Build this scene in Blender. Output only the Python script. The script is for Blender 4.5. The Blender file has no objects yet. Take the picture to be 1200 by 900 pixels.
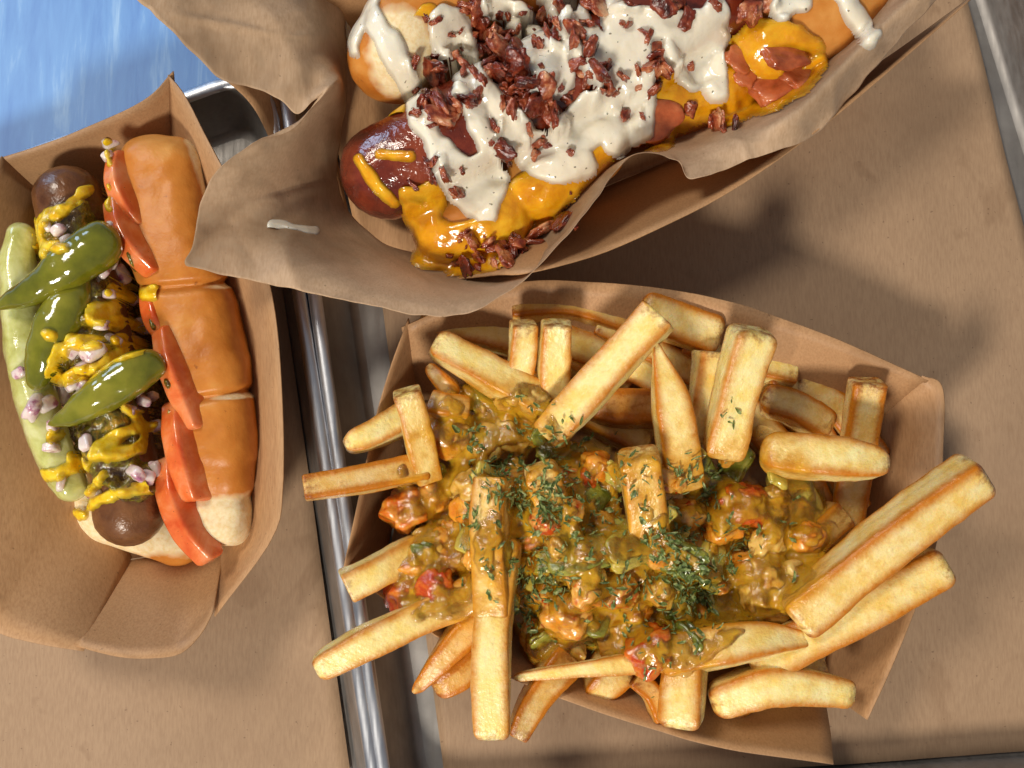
import bpy, bmesh, math, random
import numpy as np
from mathutils import Vector, Matrix
from mathutils.bvhtree import BVHTree

random.seed(7)
RNG = np.random.default_rng(7)
SC = bpy.context.scene
COL = SC.collection

# ------------------------------------------------------------------ camera
D = 0.42                     # metres from lens to the pan
TILT = math.radians(6)
FW = 0.40                    # width of the view on the pan
cam_d = bpy.data.cameras.new('camera')
cam_d.sensor_width = 36
cam_d.lens = 36 * D / FW
cam_d.clip_start = 0.01
cam_d.clip_end = 50
cam = bpy.data.objects.new('camera', cam_d)
CAM = np.array([0, -math.sin(TILT) * D, math.cos(TILT) * D])
cam.location = CAM
cam.rotation_euler = (TILT, 0, 0)
COL.objects.link(cam)
SC.camera = cam

# ------------------------------------------------------------------ room light
world = bpy.data.worlds.new('World')
SC.world = world
world.use_nodes = True
bg = world.node_tree.nodes['Background']
bg.inputs[0].default_value = (0.50, 0.52, 0.58, 1)
bg.inputs[1].default_value = 0.32

def area(name, loc, size, power, col, target=(0, 0, 0)):
    l = bpy.data.lights.new(name, 'AREA')
    l.shape = 'DISK'
    l.size = size
    l.energy = power
    l.color = col
    o = bpy.data.objects.new(name, l)
    o.location = loc
    d = Vector(target) - Vector(loc)
    o.rotation_euler = d.to_track_quat('-Z', 'Y').to_euler()
    COL.objects.link(o)
    return o

area('ceiling_lamp', (-0.40, -1.22, 1.15), 0.27, 23.5, (1.0, 0.92, 0.80))
area('ceiling_lamp', (-0.85, 0.62, 1.45), 0.46, 14, (1.0, 0.91, 0.78))
area('window_daylight', (-1.5, 1.5, 0.9), 0.8, 11, (0.52, 0.72, 1.0))
SC.view_settings.view_transform = 'Standard'
SC.view_settings.look = 'None'
SC.view_settings.exposure = 0.0
SC.view_settings.gamma = 1.0
SC.render.engine = 'CYCLES'
SC.render.resolution_x, SC.render.resolution_y = 1024, 768

# ------------------------------------------------------------------ picture <-> place
ct, st = math.cos(TILT), math.sin(TILT)
SP = FW / 1200.0

def at(px, py, z=0.0):
    """point of the place at height z seen at a photo position"""
    dx, dy, dz = (px - 600) * SP / D, -(py - 450) * SP / D, -1.0
    wx, wy, wz = dx, dy * ct - dz * st, dy * st + dz * ct
    t = (z - CAM[2]) / wz
    return np.array([CAM[0] + wx * t, CAM[1] + wy * t, z])

def ray(px, py):
    p = at(px, py, 0.0) - CAM
    return p / np.linalg.norm(p)

def pix(P):
    P = np.asarray(P, float) - CAM
    x = P[..., 0]
    y = P[..., 1] * ct + P[..., 2] * st
    z = -P[..., 1] * st + P[..., 2] * ct
    return np.stack([600 + x / -z * D / SP, 450 - y / -z * D / SP], -1)

def pr(r, z=0.0):
    return r * SP * (CAM[2] - z) / CAM[2]

# ------------------------------------------------------------------ noise
def _hash(i, j, k, s):
    h = (i * 374761393 + j * 668265263 + k * 2147483647 + s * 1274126177) & 0xFFFFFFFF
    h = ((h ^ (h >> 13)) * 1274126177) & 0xFFFFFFFF
    h = ((h ^ (h >> 15)) * 2246822519) & 0xFFFFFFFF
    return ((h ^ (h >> 16)) & 0xFFFF) / 32767.5 - 1.0

def vn(P, f, s=0):
    Q = np.asarray(P, float) * f + 1000.0
    I = np.floor(Q).astype(np.int64)
    U = Q - I
    U = U * U * (3 - 2 * U)
    r = 0
    for a in (0, 1):
        for b in (0, 1):
            for c in (0, 1):
                w = (U[..., 0] if a else 1 - U[..., 0]) * (U[..., 1] if b else 1 - U[..., 1]) * (U[..., 2] if c else 1 - U[..., 2])
                r = r + w * _hash(I[..., 0] + a, I[..., 1] + b, I[..., 2] + c, s)
    return r

def fbm(P, f, s=0, o=3):
    r, a = 0, 1.0
    for k in range(o):
        r = r + a * vn(P, f * 2 ** k, s + k * 17)
        a *= 0.5
    return r

# ------------------------------------------------------------------ mesh helpers
def mk(name, V, F, mat, parent=None, attrs=None, smooth=True, loc=None):
    V = np.asarray(V, float)
    if loc is None:
        loc = np.array([V[:, 0].mean(), V[:, 1].mean(), V[:, 2].min()])
    me = bpy.data.meshes.new(name)
    me.from_pydata((V - loc).tolist(), [], F.tolist() if hasattr(F, 'tolist') else F)
    if smooth:
        me.polygons.foreach_set('use_smooth', [True] * len(me.polygons))
    for k, a in (attrs or {}).items():
        at_ = me.attributes.new(k, 'FLOAT', 'POINT')
        at_.data.foreach_set('value', np.asarray(a, np.float32))
    me.materials.append(mat)
    me.update()
    o = bpy.data.objects.new(name, me)
    COL.objects.link(o)
    if parent is not None:
        o.parent = parent
        o.location = Vector(loc) - parent.location
    else:
        o.location = loc
    o['_w'] = 0
    del o['_w']
    return o

def empty(name, loc):
    o = bpy.data.objects.new(name, None)
    o.location = loc
    o.empty_display_size = 0.01
    COL.objects.link(o)
    return o

def tag(o, label=None, cat=None, group=None, kind=None):
    if label: o['label'] = label
    if cat: o['category'] = cat
    if group: o['group'] = group
    if kind: o['kind'] = kind
    return o

def wv(o):
    me = o.data
    v = np.empty(len(me.vertices) * 3)
    me.vertices.foreach_get('co', v)
    l = np.array(o.location)
    if o.parent is not None:
        l = l + np.array(o.parent.location)
    return v.reshape(-1, 3) + l

def bvh(objs):
    V, F, n = [], [], 0
    for o in objs:
        w = wv(o)
        V.append(w)
        F += [tuple(i + n for i in p.vertices) for p in o.data.polygons]
        n += len(w)
    V = np.concatenate(V)
    return BVHTree.FromPolygons([tuple(v) for v in V.tolist()], F)

def hit(tree, px, py, zdef=0.01):
    h = tree.ray_cast(Vector(CAM), Vector(ray(px, py)))
    if h[0] is None:
        return at(px, py, zdef), np.array([0, 0, 1.0])
    return np.array(h[0]), np.array(h[1])

def catmull(P, n):
    P = np.asarray(P, float)
    k = len(P)
    if k == 2:
        t = np.linspace(0, 1, n)[:, None]
        return P[0] * (1 - t) + P[1] * t
    E = np.vstack([2 * P[0] - P[1], P, 2 * P[-1] - P[-2]])
    u = np.linspace(0, k - 1, n)
    i = np.minimum(u.astype(int), k - 2)
    t = (u - i)[:, None]
    a, b, c, d = E[i], E[i + 1], E[i + 2], E[i + 3]
    return 0.5 * (2 * b + (c - a) * t + (2 * a - 5 * b + 4 * c - d) * t ** 2 + (3 * b - a - 3 * c + d) * t ** 3)

def sweep(P, W, H, n=28, m=24, p=2.0, roll=0.0, cap=None, capmin=0.0, namp=0.0, nf=60, seed=0, big=0.0, section=None, twist=0.0):
    """closed sweep of a superellipse along a curve; returns V,F,u(along),corner"""
    P = catmull(P, n)
    W = catmull(np.array(W, float)[:, None], n)[:, 0]
    H = catmull(np.array(H, float)[:, None], n)[:, 0]
    L = np.concatenate([[0], np.cumsum(np.linalg.norm(np.diff(P, axis=0), axis=1))])
    tot = L[-1]
    if cap is None:
        cap = 0.5 * min(W.max(), H.max())
    # extra rings near the ends
    e = cap * (1 - np.cos(np.linspace(0, math.pi / 2, 7)))
    ss = np.unique(np.round(np.concatenate([e, np.linspace(cap, tot - cap, n), tot - e]), 7))
    Q = np.stack([np.interp(ss, L, P[:, k]) for k in range(3)], 1)
    w = np.interp(ss, L, W) / 2
    h = np.interp(ss, L, H) / 2
    de = np.minimum(ss, tot - ss)
    x = np.clip(1 - de / max(cap, 1e-9), 0, 1)
    sc = capmin + (1 - capmin) * np.sqrt(np.clip(1 - x * x, 0, 1))
    T = np.gradient(Q, axis=0)
    T /= np.linalg.norm(T, axis=1)[:, None] + 1e-12
    up = np.array([0, 0, 1.0])
    S = np.cross(T, up)
    S /= np.linalg.norm(S, axis=1)[:, None] + 1e-9
    U = np.cross(S, T)
    rr = roll + twist * (ss / tot - 0.5)
    S2 = S * np.cos(rr)[:, None] + U * np.sin(rr)[:, None]
    U2 = U * np.cos(rr)[:, None] - S * np.sin(rr)[:, None]
    th = np.linspace(0, 2 * math.pi, m, endpoint=False)
    if p > 4: th = th + 0.17 * np.sin(4 * th)
    if section is None:
        r = (np.abs(np.cos(th)) ** p + np.abs(np.sin(th)) ** p) ** (-1 / p)
        cx, cy = r * np.cos(th), r * np.sin(th)
    else:
        cx, cy = section(th)
        r = np.hypot(cx, cy)
    V = Q[:, None] + (sc * w)[:, None, None] * cx[None, :, None] * S2[:, None] + (sc * h)[:, None, None] * cy[None, :, None] * U2[:, None]
    corner = np.broadcast_to(np.abs(np.sin(2 * th)) ** 8, V.shape[:2]).ravel()
    uu = np.repeat(ss / tot, m)
    endd = np.repeat(de, m)
    k = len(ss)
    V = V.reshape(-1, 3)
    cen = np.repeat(Q, m, 0)
    N = V - cen
    N /= np.linalg.norm(N, axis=1)[:, None] + 1e-9
    if namp or big:
        V = V + N * (namp * fbm(V, nf, seed, 3) + big * vn(V, nf * 0.3, seed + 5))[:, None]
    i = np.arange(k - 1)[:, None] * m
    j = np.arange(m)[None]
    F = np.stack([i + j, i + (j + 1) % m, i + m + (j + 1) % m, i + m + j], -1).reshape(-1, 4).tolist()
    V = np.vstack([V, V[:m].mean(0), V[-m:].mean(0)])
    a, b = len(V) - 2, len(V) - 1
    F += [[a, (q + 1) % m, q] for q in range(m)]
    F += [[b, (k - 1) * m + q, (k - 1) * m + (q + 1) % m] for q in range(m)]
    F = [f[::-1] for f in F]
    corner = np.append(corner, [0, 0])
    uu = np.append(uu, [0, 1])
    endd = np.append(endd, [0, 0])
    return V, F, uu, corner, endd

_ico = {}
def ico(n):
    if n not in _ico:
        bm = bmesh.new()
        bmesh.ops.create_icosphere(bm, subdivisions=n, radius=1)
        V = np.array([v.co[:] for v in bm.verts])
        F = [[v.index for v in f.verts] for f in bm.faces]
        bm.free()
        _ico[n] = (V, F)
    return _ico[n]

def lump(c, rad, seed, amp=0.25, f=1.4, sub=3, p=2.0, rot=None, ridge=0.0, fine=0.0):
    V, F = ico(sub)
    s = (np.abs(V) ** p).sum(1) ** (-1 / p)
    U = V * s[:, None]
    d = 1 + amp * fbm(V + seed * 3.17, f, seed, 3)
    if ridge:
        d = d + ridge * (1 - 2 * np.abs(vn(V + seed * 1.7, f * 1.6, seed + 9)))
    if fine:
        d = d + fine * vn(V, 7.0, seed + 3)
    U = U * d[:, None] * np.asarray(rad)
    if rot is None:
        r = np.random.default_rng(seed)
        rot = r.uniform(0, 6.28, 3)
    R = np.array(Matrix.Rotation(rot[2], 3, 'Z') @ Matrix.Rotation(rot[1], 3, 'Y') @ Matrix.Rotation(rot[0], 3, 'X'))
    return U @ R.T + np.asarray(c), F

def snets(f, o, h):
    """surface nets on a signed-distance grid"""
    nx, ny, nz = f.shape
    C = [(a, b, c) for a in (0, 1) for b in (0, 1) for c in (0, 1)]
    sl = lambda q: f[q[0]:nx - 1 + q[0], q[1]:ny - 1 + q[1], q[2]:nz - 1 + q[2]]
    acc = np.zeros((nx - 1, ny - 1, nz - 1, 3))
    cnt = np.zeros((nx - 1, ny - 1, nz - 1))
    for a in C:
        for ax in range(3):
            if a[ax] == 0:
                b = list(a); b[ax] = 1
                fa, fb = sl(a), sl(b)
                cr = (fa < 0) != (fb < 0)
                t = np.where(cr, fa / np.where(cr, fa - fb, 1), 0)
                for k in range(3):
                    acc[..., k] += np.where(cr, a[k] + (t if k == ax else 0), 0)
                cnt += cr
    act = cnt > 0
    idx = -np.ones(act.shape, int)
    idx[act] = np.arange(act.sum())
    ijk = np.argwhere(act)
    V = (ijk + acc[act] / cnt[act][:, None]) * h + o
    F = []
    s = f < 0
    for ax in range(3):
        b, c = (ax + 1) % 3, (ax + 2) % 3
        A = np.moveaxis(s, (ax, b, c), (0, 1, 2))
        I = np.moveaxis(idx, (ax, b, c), (0, 1, 2))
        ch = A[:-1, 1:-1, 1:-1] != A[1:, 1:-1, 1:-1]
        q = np.stack([I[:, :-1, :-1], I[:, 1:, :-1], I[:, 1:, 1:], I[:, :-1, 1:]], -1)[ch]
        fl = A[:-1, 1:-1, 1:-1][ch]
        q = np.where(fl[:, None], q, q[:, ::-1])
        F.append(q)
    return V, np.concatenate(F)

def sd_path(P, pts, rr, zs=1.0, pn=2.0):
    d = None
    pts = np.array(pts, float).copy()
    Q = P.copy(); Q[:, 2] /= zs
    pts[:, 2] /= zs
    for a, b, ra, rb in zip(pts[:-1], pts[1:], rr[:-1], rr[1:]):
        ab = b - a
        t = np.clip(((Q - a) @ ab) / (ab @ ab + 1e-12), 0, 1)
        dv = np.abs(Q - (a + t[:, None] * ab))
        e = (dv ** pn).sum(1) ** (1 / pn) - (ra + (rb - ra) * t)
        d = e if d is None else np.minimum(d, e)
    return d

def smin(a, b, k):
    h = np.clip(0.5 + 0.5 * (b - a) / k, 0, 1)
    return b * (1 - h) + a * h - k * h * (1 - h)

def sdf_mesh(fn, lo, hi, h):
    lo, hi = np.array(lo), np.array(hi)
    n = np.ceil((hi - lo) / h).astype(int) + 1
    g = np.stack(np.meshgrid(*[lo[k] + h * np.arange(n[k]) for k in range(3)], indexing='ij'), -1)
    f = fn(g.reshape(-1, 3)).reshape(n)
    return snets(f, lo, h)

def blur(Z, r):
    if r < 0.5: return Z
    k = np.exp(-0.5 * (np.arange(-int(3 * r), int(3 * r) + 1) / r) ** 2)
    k /= k.sum()
    p = len(k) // 2
    for ax in (0, 1):
        Zp = np.pad(Z, [(p, p) if a == ax else (0, 0) for a in (0, 1)], mode='edge')
        Z = sum(k[i] * np.take(Zp, range(i, i + Z.shape[ax]), axis=ax) for i in range(len(k)))
    return Z

def stroke_field(XY, strokes, k=4.0):
    """largest (radius - distance) over strokes given in photo units"""
    best = np.full(len(XY), -1e3)
    for S in strokes:
        S = np.array(S, float)
        if len(S) == 1:
            S = np.vstack([S, S + [0.5, 0, 0]])
        elif len(S) > 2:
            S = catmull(S, 4 * len(S))
        lo, hi = S[:, :2].min(0) - S[:, 2].max() - 25, S[:, :2].max(0) + S[:, 2].max() + 25
        msk = ((XY > lo) & (XY < hi)).all(1)
        if not msk.any(): continue
        q = XY[msk]
        b = np.full(len(q), -1e3)
        for a, c in zip(S[:-1], S[1:]):
            ab = c[:2] - a[:2]
            t = np.clip(((q - a[:2]) @ ab) / (ab @ ab + 1e-9), 0, 1)
            b = np.maximum(b, (a[2] + (c[2] - a[2]) * t) - np.linalg.norm(q - (a[:2] + t[:, None] * ab), axis=1))
        best[msk] = -smin(-best[msk], -b, k)
    return best

def biggest(q, n):
    par = np.arange(n)
    for _ in range(400):
        lo = par[q].min(1)
        new = par.copy()
        for e in range(4): np.minimum.at(new, q[:, e], lo)
        new = new[new]
        if (new == par).all(): break
        par = new
    r = par[q[:, 0]]
    v, c = np.unique(r, return_counts=True)
    return q[r == v[c.argmax()]]

def drape(name, mat, tree, strokes, box, step, thick, edge, br=2.0, keep=0.4, zlo=0.0, wob=3.0, wf=220, lumpy=0.0, lf=250, mound=None, seed=0, parent=None, sink=0.0, zdrop=0.006, holes=None, one=False, poke=None, dil=True):
    """a thick liquid lying over what is already there"""
    x0, y0 = at(box[0], box[3], 0.02)[:2]
    x1, y1 = at(box[2], box[1], 0.02)[:2]
    xs, ys = np.arange(x0, x1, step), np.arange(y0, y1, step)
    X, Y = np.meshgrid(xs, ys, indexing='ij')
    Z = np.full(X.shape, zlo)
    dn = Vector((0, 0, -1))
    for i in range(len(xs)):
        for j in range(len(ys)):
            h = tree.ray_cast(Vector((xs[i], ys[j], 0.2)), dn)
            if h[0] is not None:
                Z[i, j] = max(h[0].z, zlo)
    Zr = Z
    if poke is not None and dil:
        Zp = np.pad(Z, 1, mode='edge')
        Z = np.max([Zp[a:a + Z.shape[0], b:b + Z.shape[1]] for a in (0, 1, 2) for b in (0, 1, 2)], axis=0)
    B = blur(Z, br)
    B = np.maximum(B, blur(Z, br * 3) - zdrop)
    Zs = B + keep * (Z - B)
    if poke is not None:
        Zs = np.maximum(Zs, Z - poke)
    if mound is not None:
        Zs = np.maximum(Zs, mound(X, Y))
    P = np.stack([X, Y, Zs + thick * 0.5], -1).reshape(-1, 3)
    XY = pix(P)
    m = stroke_field(XY, strokes)
    if holes:
        m = np.minimum(m, -stroke_field(XY, holes))
    m = m + wob * fbm(P * [1, 1, 0.3], wf, seed, 2)
    x = np.clip(m / edge, 0, 1)
    t = thick * np.sqrt(np.clip(1 - (1 - x) ** 2, 0, 1))
    t = t * (1 + 0.35 * fbm(P, 90, seed + 3, 2)) + lumpy * fbm(P, lf, seed + 4, 3) * x
    z = Zs.ravel() + np.where(m > 0, t, np.clip(m * 0.0004, -0.003, 0)) - sink
    V = np.stack([X.ravel(), Y.ravel(), z], 1)
    nx, ny = X.shape
    I = np.arange(nx * ny).reshape(nx, ny)
    q = np.stack([I[:-1, :-1], I[1:, :-1], I[1:, 1:], I[:-1, 1:]], -1).reshape(-1, 4)
    good = (m[q] > -2.0).sum(1) >= 3
    q = q[good]
    if one: q = biggest(q, nx * ny)
    used = np.unique(q)
    re = -np.ones(nx * ny, int); re[used] = np.arange(len(used))
    return mk(name, V[used], re[q], mat, parent, {'thin': x[used], 'film': np.clip((z - Zr.ravel())[used] * 1000, 0, 4)})

USED = set()
def where(base, x, y, marks):
    for dist, nm, mx, my in sorted((math.hypot(x - mx, y - my), nm, mx, my) for nm, mx, my in marks):
        dx, dy = x - mx, y - my
        side = ('right of' if dx > 0 else 'left of') if abs(dx) > abs(dy) else ('below' if dy > 0 else 'above')
        for adv in (['touching'] if dist < 28 else [('just ' if dist < 55 else '') + side]):
            l = f'{base} {adv} the {nm}'
            if l not in USED and len(l.split()) <= 16:
                USED.add(l)
                return l
    return where('shiny ' + base, x, y, marks) if 'shiny' not in base else base

# ------------------------------------------------------------------ materials
def C(r, g, b):
    f = lambda c: (c / 255 / 12.92) if c / 255 <= 0.04045 else ((c / 255 + 0.055) / 1.055) ** 2.4
    return (f(r), f(g), f(b), 1)

class Mat:
    def __init__(s, name, rough=0.5, sss=0.0, sssr=(1, .5, .25), ssss=0.003, spec=0.5, coat=0.0, coatr=0.1, metal=0.0, trans=0.0, sheen=0.0):
        s.m = bpy.data.materials.new(name)
        s.m.use_nodes = True
        s.t = s.m.node_tree
        s.b = s.t.nodes['Principled BSDF']
        i = s.b.inputs
        i['Roughness'].default_value = rough
        i['Subsurface Weight'].default_value = sss
        i['Subsurface Radius'].default_value = sssr
        i['Subsurface Scale'].default_value = ssss
        i['Specular IOR Level'].default_value = spec
        i['Coat Weight'].default_value = coat
        i['Coat Roughness'].default_value = coatr
        i['Metallic'].default_value = metal
        i['Transmission Weight'].default_value = trans
        s.g = s.n('ShaderNodeNewGeometry').outputs['Position']
        s.h = None

    def n(s, k, **kw):
        x = s.t.nodes.new(k)
        for a, v in kw.items(): setattr(x, a, v)
        return x

    def l(s, a, b): s.t.links.new(a, b)

    def set(s, sock, v):
        if hasattr(v, 'is_output'): s.l(v, sock)
        else: sock.default_value = v

    def noise(s, scale, detail=4, rough=0.55, dist=0.0, vec=None, stretch=None):
        x = s.n('ShaderNodeTexNoise')
        x.inputs['Scale'].default_value = scale
        x.inputs['Detail'].default_value = detail
        x.inputs['Roughness'].default_value = rough
        x.inputs['Distortion'].default_value = dist
        v = vec or s.g
        if stretch:
            mp = s.n('ShaderNodeMapping')
            mp.inputs['Scale'].default_value = stretch[0]
            mp.inputs['Rotation'].default_value = (0, 0, stretch[1])
            s.l(v, mp.inputs['Vector']); v = mp.outputs[0]
        s.l(v, x.inputs['Vector'])
        return x.outputs['Fac']

    def voro(s, scale, feat='F1'):
        x = s.n('ShaderNodeTexVoronoi', feature=feat)
        x.inputs['Scale'].default_value = scale
        s.l(s.g, x.inputs['Vector'])
        return x.outputs['Distance']

    def ramp(s, fac, stops):
        r = s.n('ShaderNodeValToRGB')
        e = r.color_ramp.elements
        while len(e) < len(stops): e.new(0.5)
        for k, (p, c) in zip(e, stops):
            k.position = p
            k.color = c if not isinstance(c, (int, float)) else (c, c, c, 1)
        s.l(fac, r.inputs[0])
        return r.outputs[0]

    def mix(s, f, a, b, mode='MIX'):
        x = s.n('ShaderNodeMix', data_type='RGBA', blend_type=mode)
        s.set(x.inputs[0], f); s.set(x.inputs[6], a); s.set(x.inputs[7], b)
        return x.outputs[2]

    def math(s, op, a, b=0.5):
        x = s.n('ShaderNodeMath', operation=op)
        s.set(x.inputs[0], a); s.set(x.inputs[1], b)
        return x.outputs[0]

    def attr(s, name, obj=False):
        x = s.n('ShaderNodeAttribute', attribute_name=name)
        if obj: x.attribute_type = 'OBJECT'
        return x.outputs['Fac']

    def alpha(s, lo, p=0.4):
        s.l(s.ramp(s.attr('thin'), [(0.02, lo), (p, 1.0)]), s.b.inputs['Alpha']); return s

    def rnd(s): return s.n('ShaderNodeObjectInfo').outputs['Random']

    def color(s, c): s.set(s.b.inputs['Base Color'], c); s.col = c; return s

    def rough(s, v): s.set(s.b.inputs['Roughness'], v); return s

    def bump(s, h, dist, strength=1.0):
        x = s.n('ShaderNodeBump')
        x.inputs['Distance'].default_value = dist
        x.inputs['Strength'].default_value = strength
        s.l(h, x.inputs['Height'])
        if s.h: s.l(s.h, x.inputs['Normal'])
        s.h = x.outputs[0]
        s.l(s.h, s.b.inputs['Normal'])
        s.l(s.h, s.b.inputs['Coat Normal'])
        return s

def kraft(name, base, dark, stain=0.0, rough=0.62):
    k = Mat(name, rough, spec=0.3)
    f = k.noise(1400, 3, 0.6, stretch=((1, 0.16, 1), 0.4))
    c = k.ramp(f, [(0.30, dark), (0.62, base)])
    big = k.noise(14, 4)
    c = k.mix(k.ramp(big, [(0.35, 0.0), (0.7, 0.30)]), c, dark)
    sp = k.noise(700, 1)
    c = k.mix(k.ramp(sp, [(0.74, 0.0), (0.78, 0.4)]), c, C(70, 50, 36))
    c = k.mix(k.ramp(k.noise(34, 3, 0.5, 0.5), [(0.62, 0.0), (0.67, 0.22)]), c, C(112, 82, 56))
    c = k.mix(k.ramp(k.noise(7, 3, 0.6, 1.0), [(0.48, 0.0), (0.62, 0.22)]), c, C(120, 96, 74))
    if stain:
        g = k.noise(20, 6, 0.62, 0.8)
        c = k.mix(k.ramp(g, [(0.42, 0.0), (0.66, stain)]), c, C(134, 106, 78))
        g2 = k.noise(160, 3)
        g3 = k.math('MULTIPLY', k.ramp(g2, [(0.5, 0.0), (0.66, 1.0)]), k.ramp(g, [(0.42, 0.0), (0.62, 0.6)]))
        c = k.mix(g3, c, C(190, 165, 135))
        rn = k.n('ShaderNodeTexNoise', noise_type='RIDGED_MULTIFRACTAL')
        rn.inputs['Scale'].default_value = 16; rn.inputs['Detail'].default_value = 3
        k.l(k.g, rn.inputs['Vector'])
        k.bump(rn.outputs['Fac'], 0.0024, 0.6)
        c = k.mix(k.ramp(rn.outputs['Fac'], [(0.55, 0.0), (0.95, 0.4)]), c, C(240, 214, 184))
        k.rough(k.ramp(g, [(0.45, rough), (0.62, 0.38)]))
    k.color(c)
    k.bump(k.noise(700, 4, 0.6, stretch=((1, 0.3, 1), 0.4)), 0.00006, 0.4)
    k.bump(k.noise(38, 3, 0.5, 0.8), 0.0010, 0.3)
    return k.m

M = {}
M['liner'] = kraft('kraft_liner', C(174, 145, 116), C(160, 131, 104))
M['boat'] = kraft('kraft_boat', C(192, 150, 108), C(172, 130, 91), rough=0.48)
M['parchment'] = kraft('parchment', C(230, 198, 162), C(210, 176, 140), stain=0.6, rough=0.55)

k = Mat('pan_steel', 0.32, metal=1.0)
k.color(k.ramp(k.noise(60, 4), [(0.3, C(204, 207, 214)), (0.7, C(228, 230, 234))]))
k.rough(k.ramp(k.noise(500, 3, stretch=((1, 0.05, 1), 0.15)), [(0.3, 0.30), (0.7, 0.48)]))
k.bump(k.noise(90, 3), 0.0004, 0.3)
M['steel'] = k.m
k = Mat('pan_dark', 0.5, metal=1.0)
k.color(k.ramp(k.noise(60, 4), [(0.3, C(150, 146, 142)), (0.7, C(178, 174, 170))]))
k.rough(k.ramp(k.noise(500, 3, stretch=((1, 0.05, 1), 0.15)), [(0.3, 0.5), (0.7, 0.66)]))
k.bump(k.noise(90, 3), 0.0003, 0.3)
M['steel_dark'] = k.m

k = Mat('table_blue_reflection', 0.45, spec=0.4)
f1 = k.noise(120, 5, 0.65, 0.4, stretch=((1, 0.12, 1), -0.6))
c = k.ramp(f1, [(0.3, C(82, 134, 206)), (0.55, C(104, 158, 222)), (0.72, C(160, 200, 240))])  # blue daylight reflected by the table top, put into its base colour
c = k.mix(k.ramp(k.noise(9, 3), [(0.4, 0.0), (0.7, 0.4)]), c, C(130, 178, 232))
k.color(c)
k.bump(f1, 0.0003, 0.4)
M['blue'] = k.m

# fries
k = Mat('potato', 0.42, sss=0.35, sssr=(1, .55, .2), ssss=0.0025, spec=0.45)
ed = k.attr('corner'); en = k.attr('tip'); oil = k.attr('oil'); br = k.attr('brown', True); rd = k.rnd()
n1 = k.noise(140, 5, 0.6); n2 = k.noise(900, 3, 0.6); n3 = k.noise(420, 4, 0.65)
pale = k.mix(k.ramp(n1, [(0.35, 0.0), (0.65, 1.0)]), C(254, 235, 170), C(250, 217, 120))
gold = C(198, 120, 26)
f = k.math('ADD', k.math('MULTIPLY', ed, 0.75), k.math('MULTIPLY', k.ramp(n1, [(0.42, 0.0), (0.75, 1.0)]), 0.15))
f = k.math('ADD', f, k.math('MULTIPLY', br, 0.9))
f = k.math('ADD', f, k.math('MULTIPLY', k.ramp(n3, [(0.5, 0.0), (0.72, 1.0)]), 0.18))
c = k.mix(k.ramp(f, [(0.12, 0.0), (0.95, 1.0)]), pale, gold)
b2 = k.math('ADD', k.math('MULTIPLY', en, 0.95), k.math('MULTIPLY', br, 0.55))
b2 = k.math('MULTIPLY', b2, k.ramp(n3, [(0.38, 0.15), (0.66, 1.0)]))
c = k.mix(k.ramp(b2, [(0.2, 0.0), (0.95, 0.85)]), c, C(140, 70, 20))
c = k.mix(k.ramp(n2, [(0.62, 0.0), (0.76, 0.25)]), c, C(170, 100, 36))
oil = k.math('MULTIPLY', oil, k.ramp(k.noise(110, 4, 0.6, 0.5), [(0.34, 0.25), (0.6, 1.0)]))
c = k.mix(k.math('MULTIPLY', oil, 0.85), c, k.mix(k.ramp(n1, [(0.4, 0.0), (0.6, 1.0)]), C(230, 170, 36), C(204, 136, 34)))
k.color(c)
k.rough(k.mix(oil, k.ramp(n3, [(0.3, 0.22), (0.7, 0.40)]), (0.10, 0.10, 0.10, 1)))
cb = k.n('ShaderNodeCombineXYZ')
k.l(k.math('MULTIPLY', k.attr('su'), 0.30), cb.inputs[0]); k.l(k.attr('sv'), cb.inputs[1])
wr = k.noise(420, 4, 0.6, 0.3, vec=cb.outputs[0])
k.bump(wr, 0.0006, 0.5)
k.bump(k.ramp(k.voro(330), [(0.0, 1.0), (0.32, 0.0)]), 0.0003, 0.4)
k.bump(n3, 0.0005, 0.5)
k.bump(n2, 0.0003, 0.6)
M['fry'] = k.m

k = Mat('potato_skin_fry', 0.5, sss=0.15, ssss=0.002)
c = k.ramp(k.noise(300, 5, 0.7), [(0.3, C(60, 28, 12)), (0.5, C(120, 66, 28)), (0.7, C(176, 112, 50))])
k.color(c); k.bump(k.noise(400, 5, 0.7), 0.0012, 0.8)
M['skin'] = k.m

# gravy
k = Mat('gravy', 0.07, sss=0.2, sssr=(1, .42, .08), ssss=0.004, spec=0.5, coat=0.2, coatr=0.03)
n1 = k.noise(55, 4, 0.6, 0.5); n2 = k.noise(240, 4, 0.6)
c = k.ramp(n1, [(0.30, C(160, 108, 16)), (0.45, C(214, 158, 30)), (0.58, C(226, 174, 44)), (0.72, C(168, 148, 40))])
c = k.mix(k.ramp(n2, [(0.5, 0.0), (0.7, 0.5)]), c, C(206, 120, 24))
k.color(c)
k.bump(k.noise(260, 4, 0.6), 0.0013, 0.55)
av = k.math('MULTIPLY', k.ramp(k.attr('film'), [(0.0, 0.0), (0.9, 1.0)]), k.math('MULTIPLY', k.ramp(k.attr('thin'), [(0.0, 0.0), (0.6, 1.0)]), k.ramp(k.noise(90, 3), [(0.35, 0.42), (0.65, 0.8)])))
k.b.inputs['Specular IOR Level'].default_value = 0.0
k.b.inputs['Coat Weight'].default_value = 0.0
tp = k.n('ShaderNodeBsdfTransparent'); m1 = k.n('ShaderNodeMixShader'); m2 = k.n('ShaderNodeMixShader')
gl = k.n('ShaderNodeBsdfAnisotropic'); gl.inputs['Roughness'].default_value = 0.09
fr_ = k.n('ShaderNodeFresnel'); fr_.inputs['IOR'].default_value = 1.5
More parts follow.
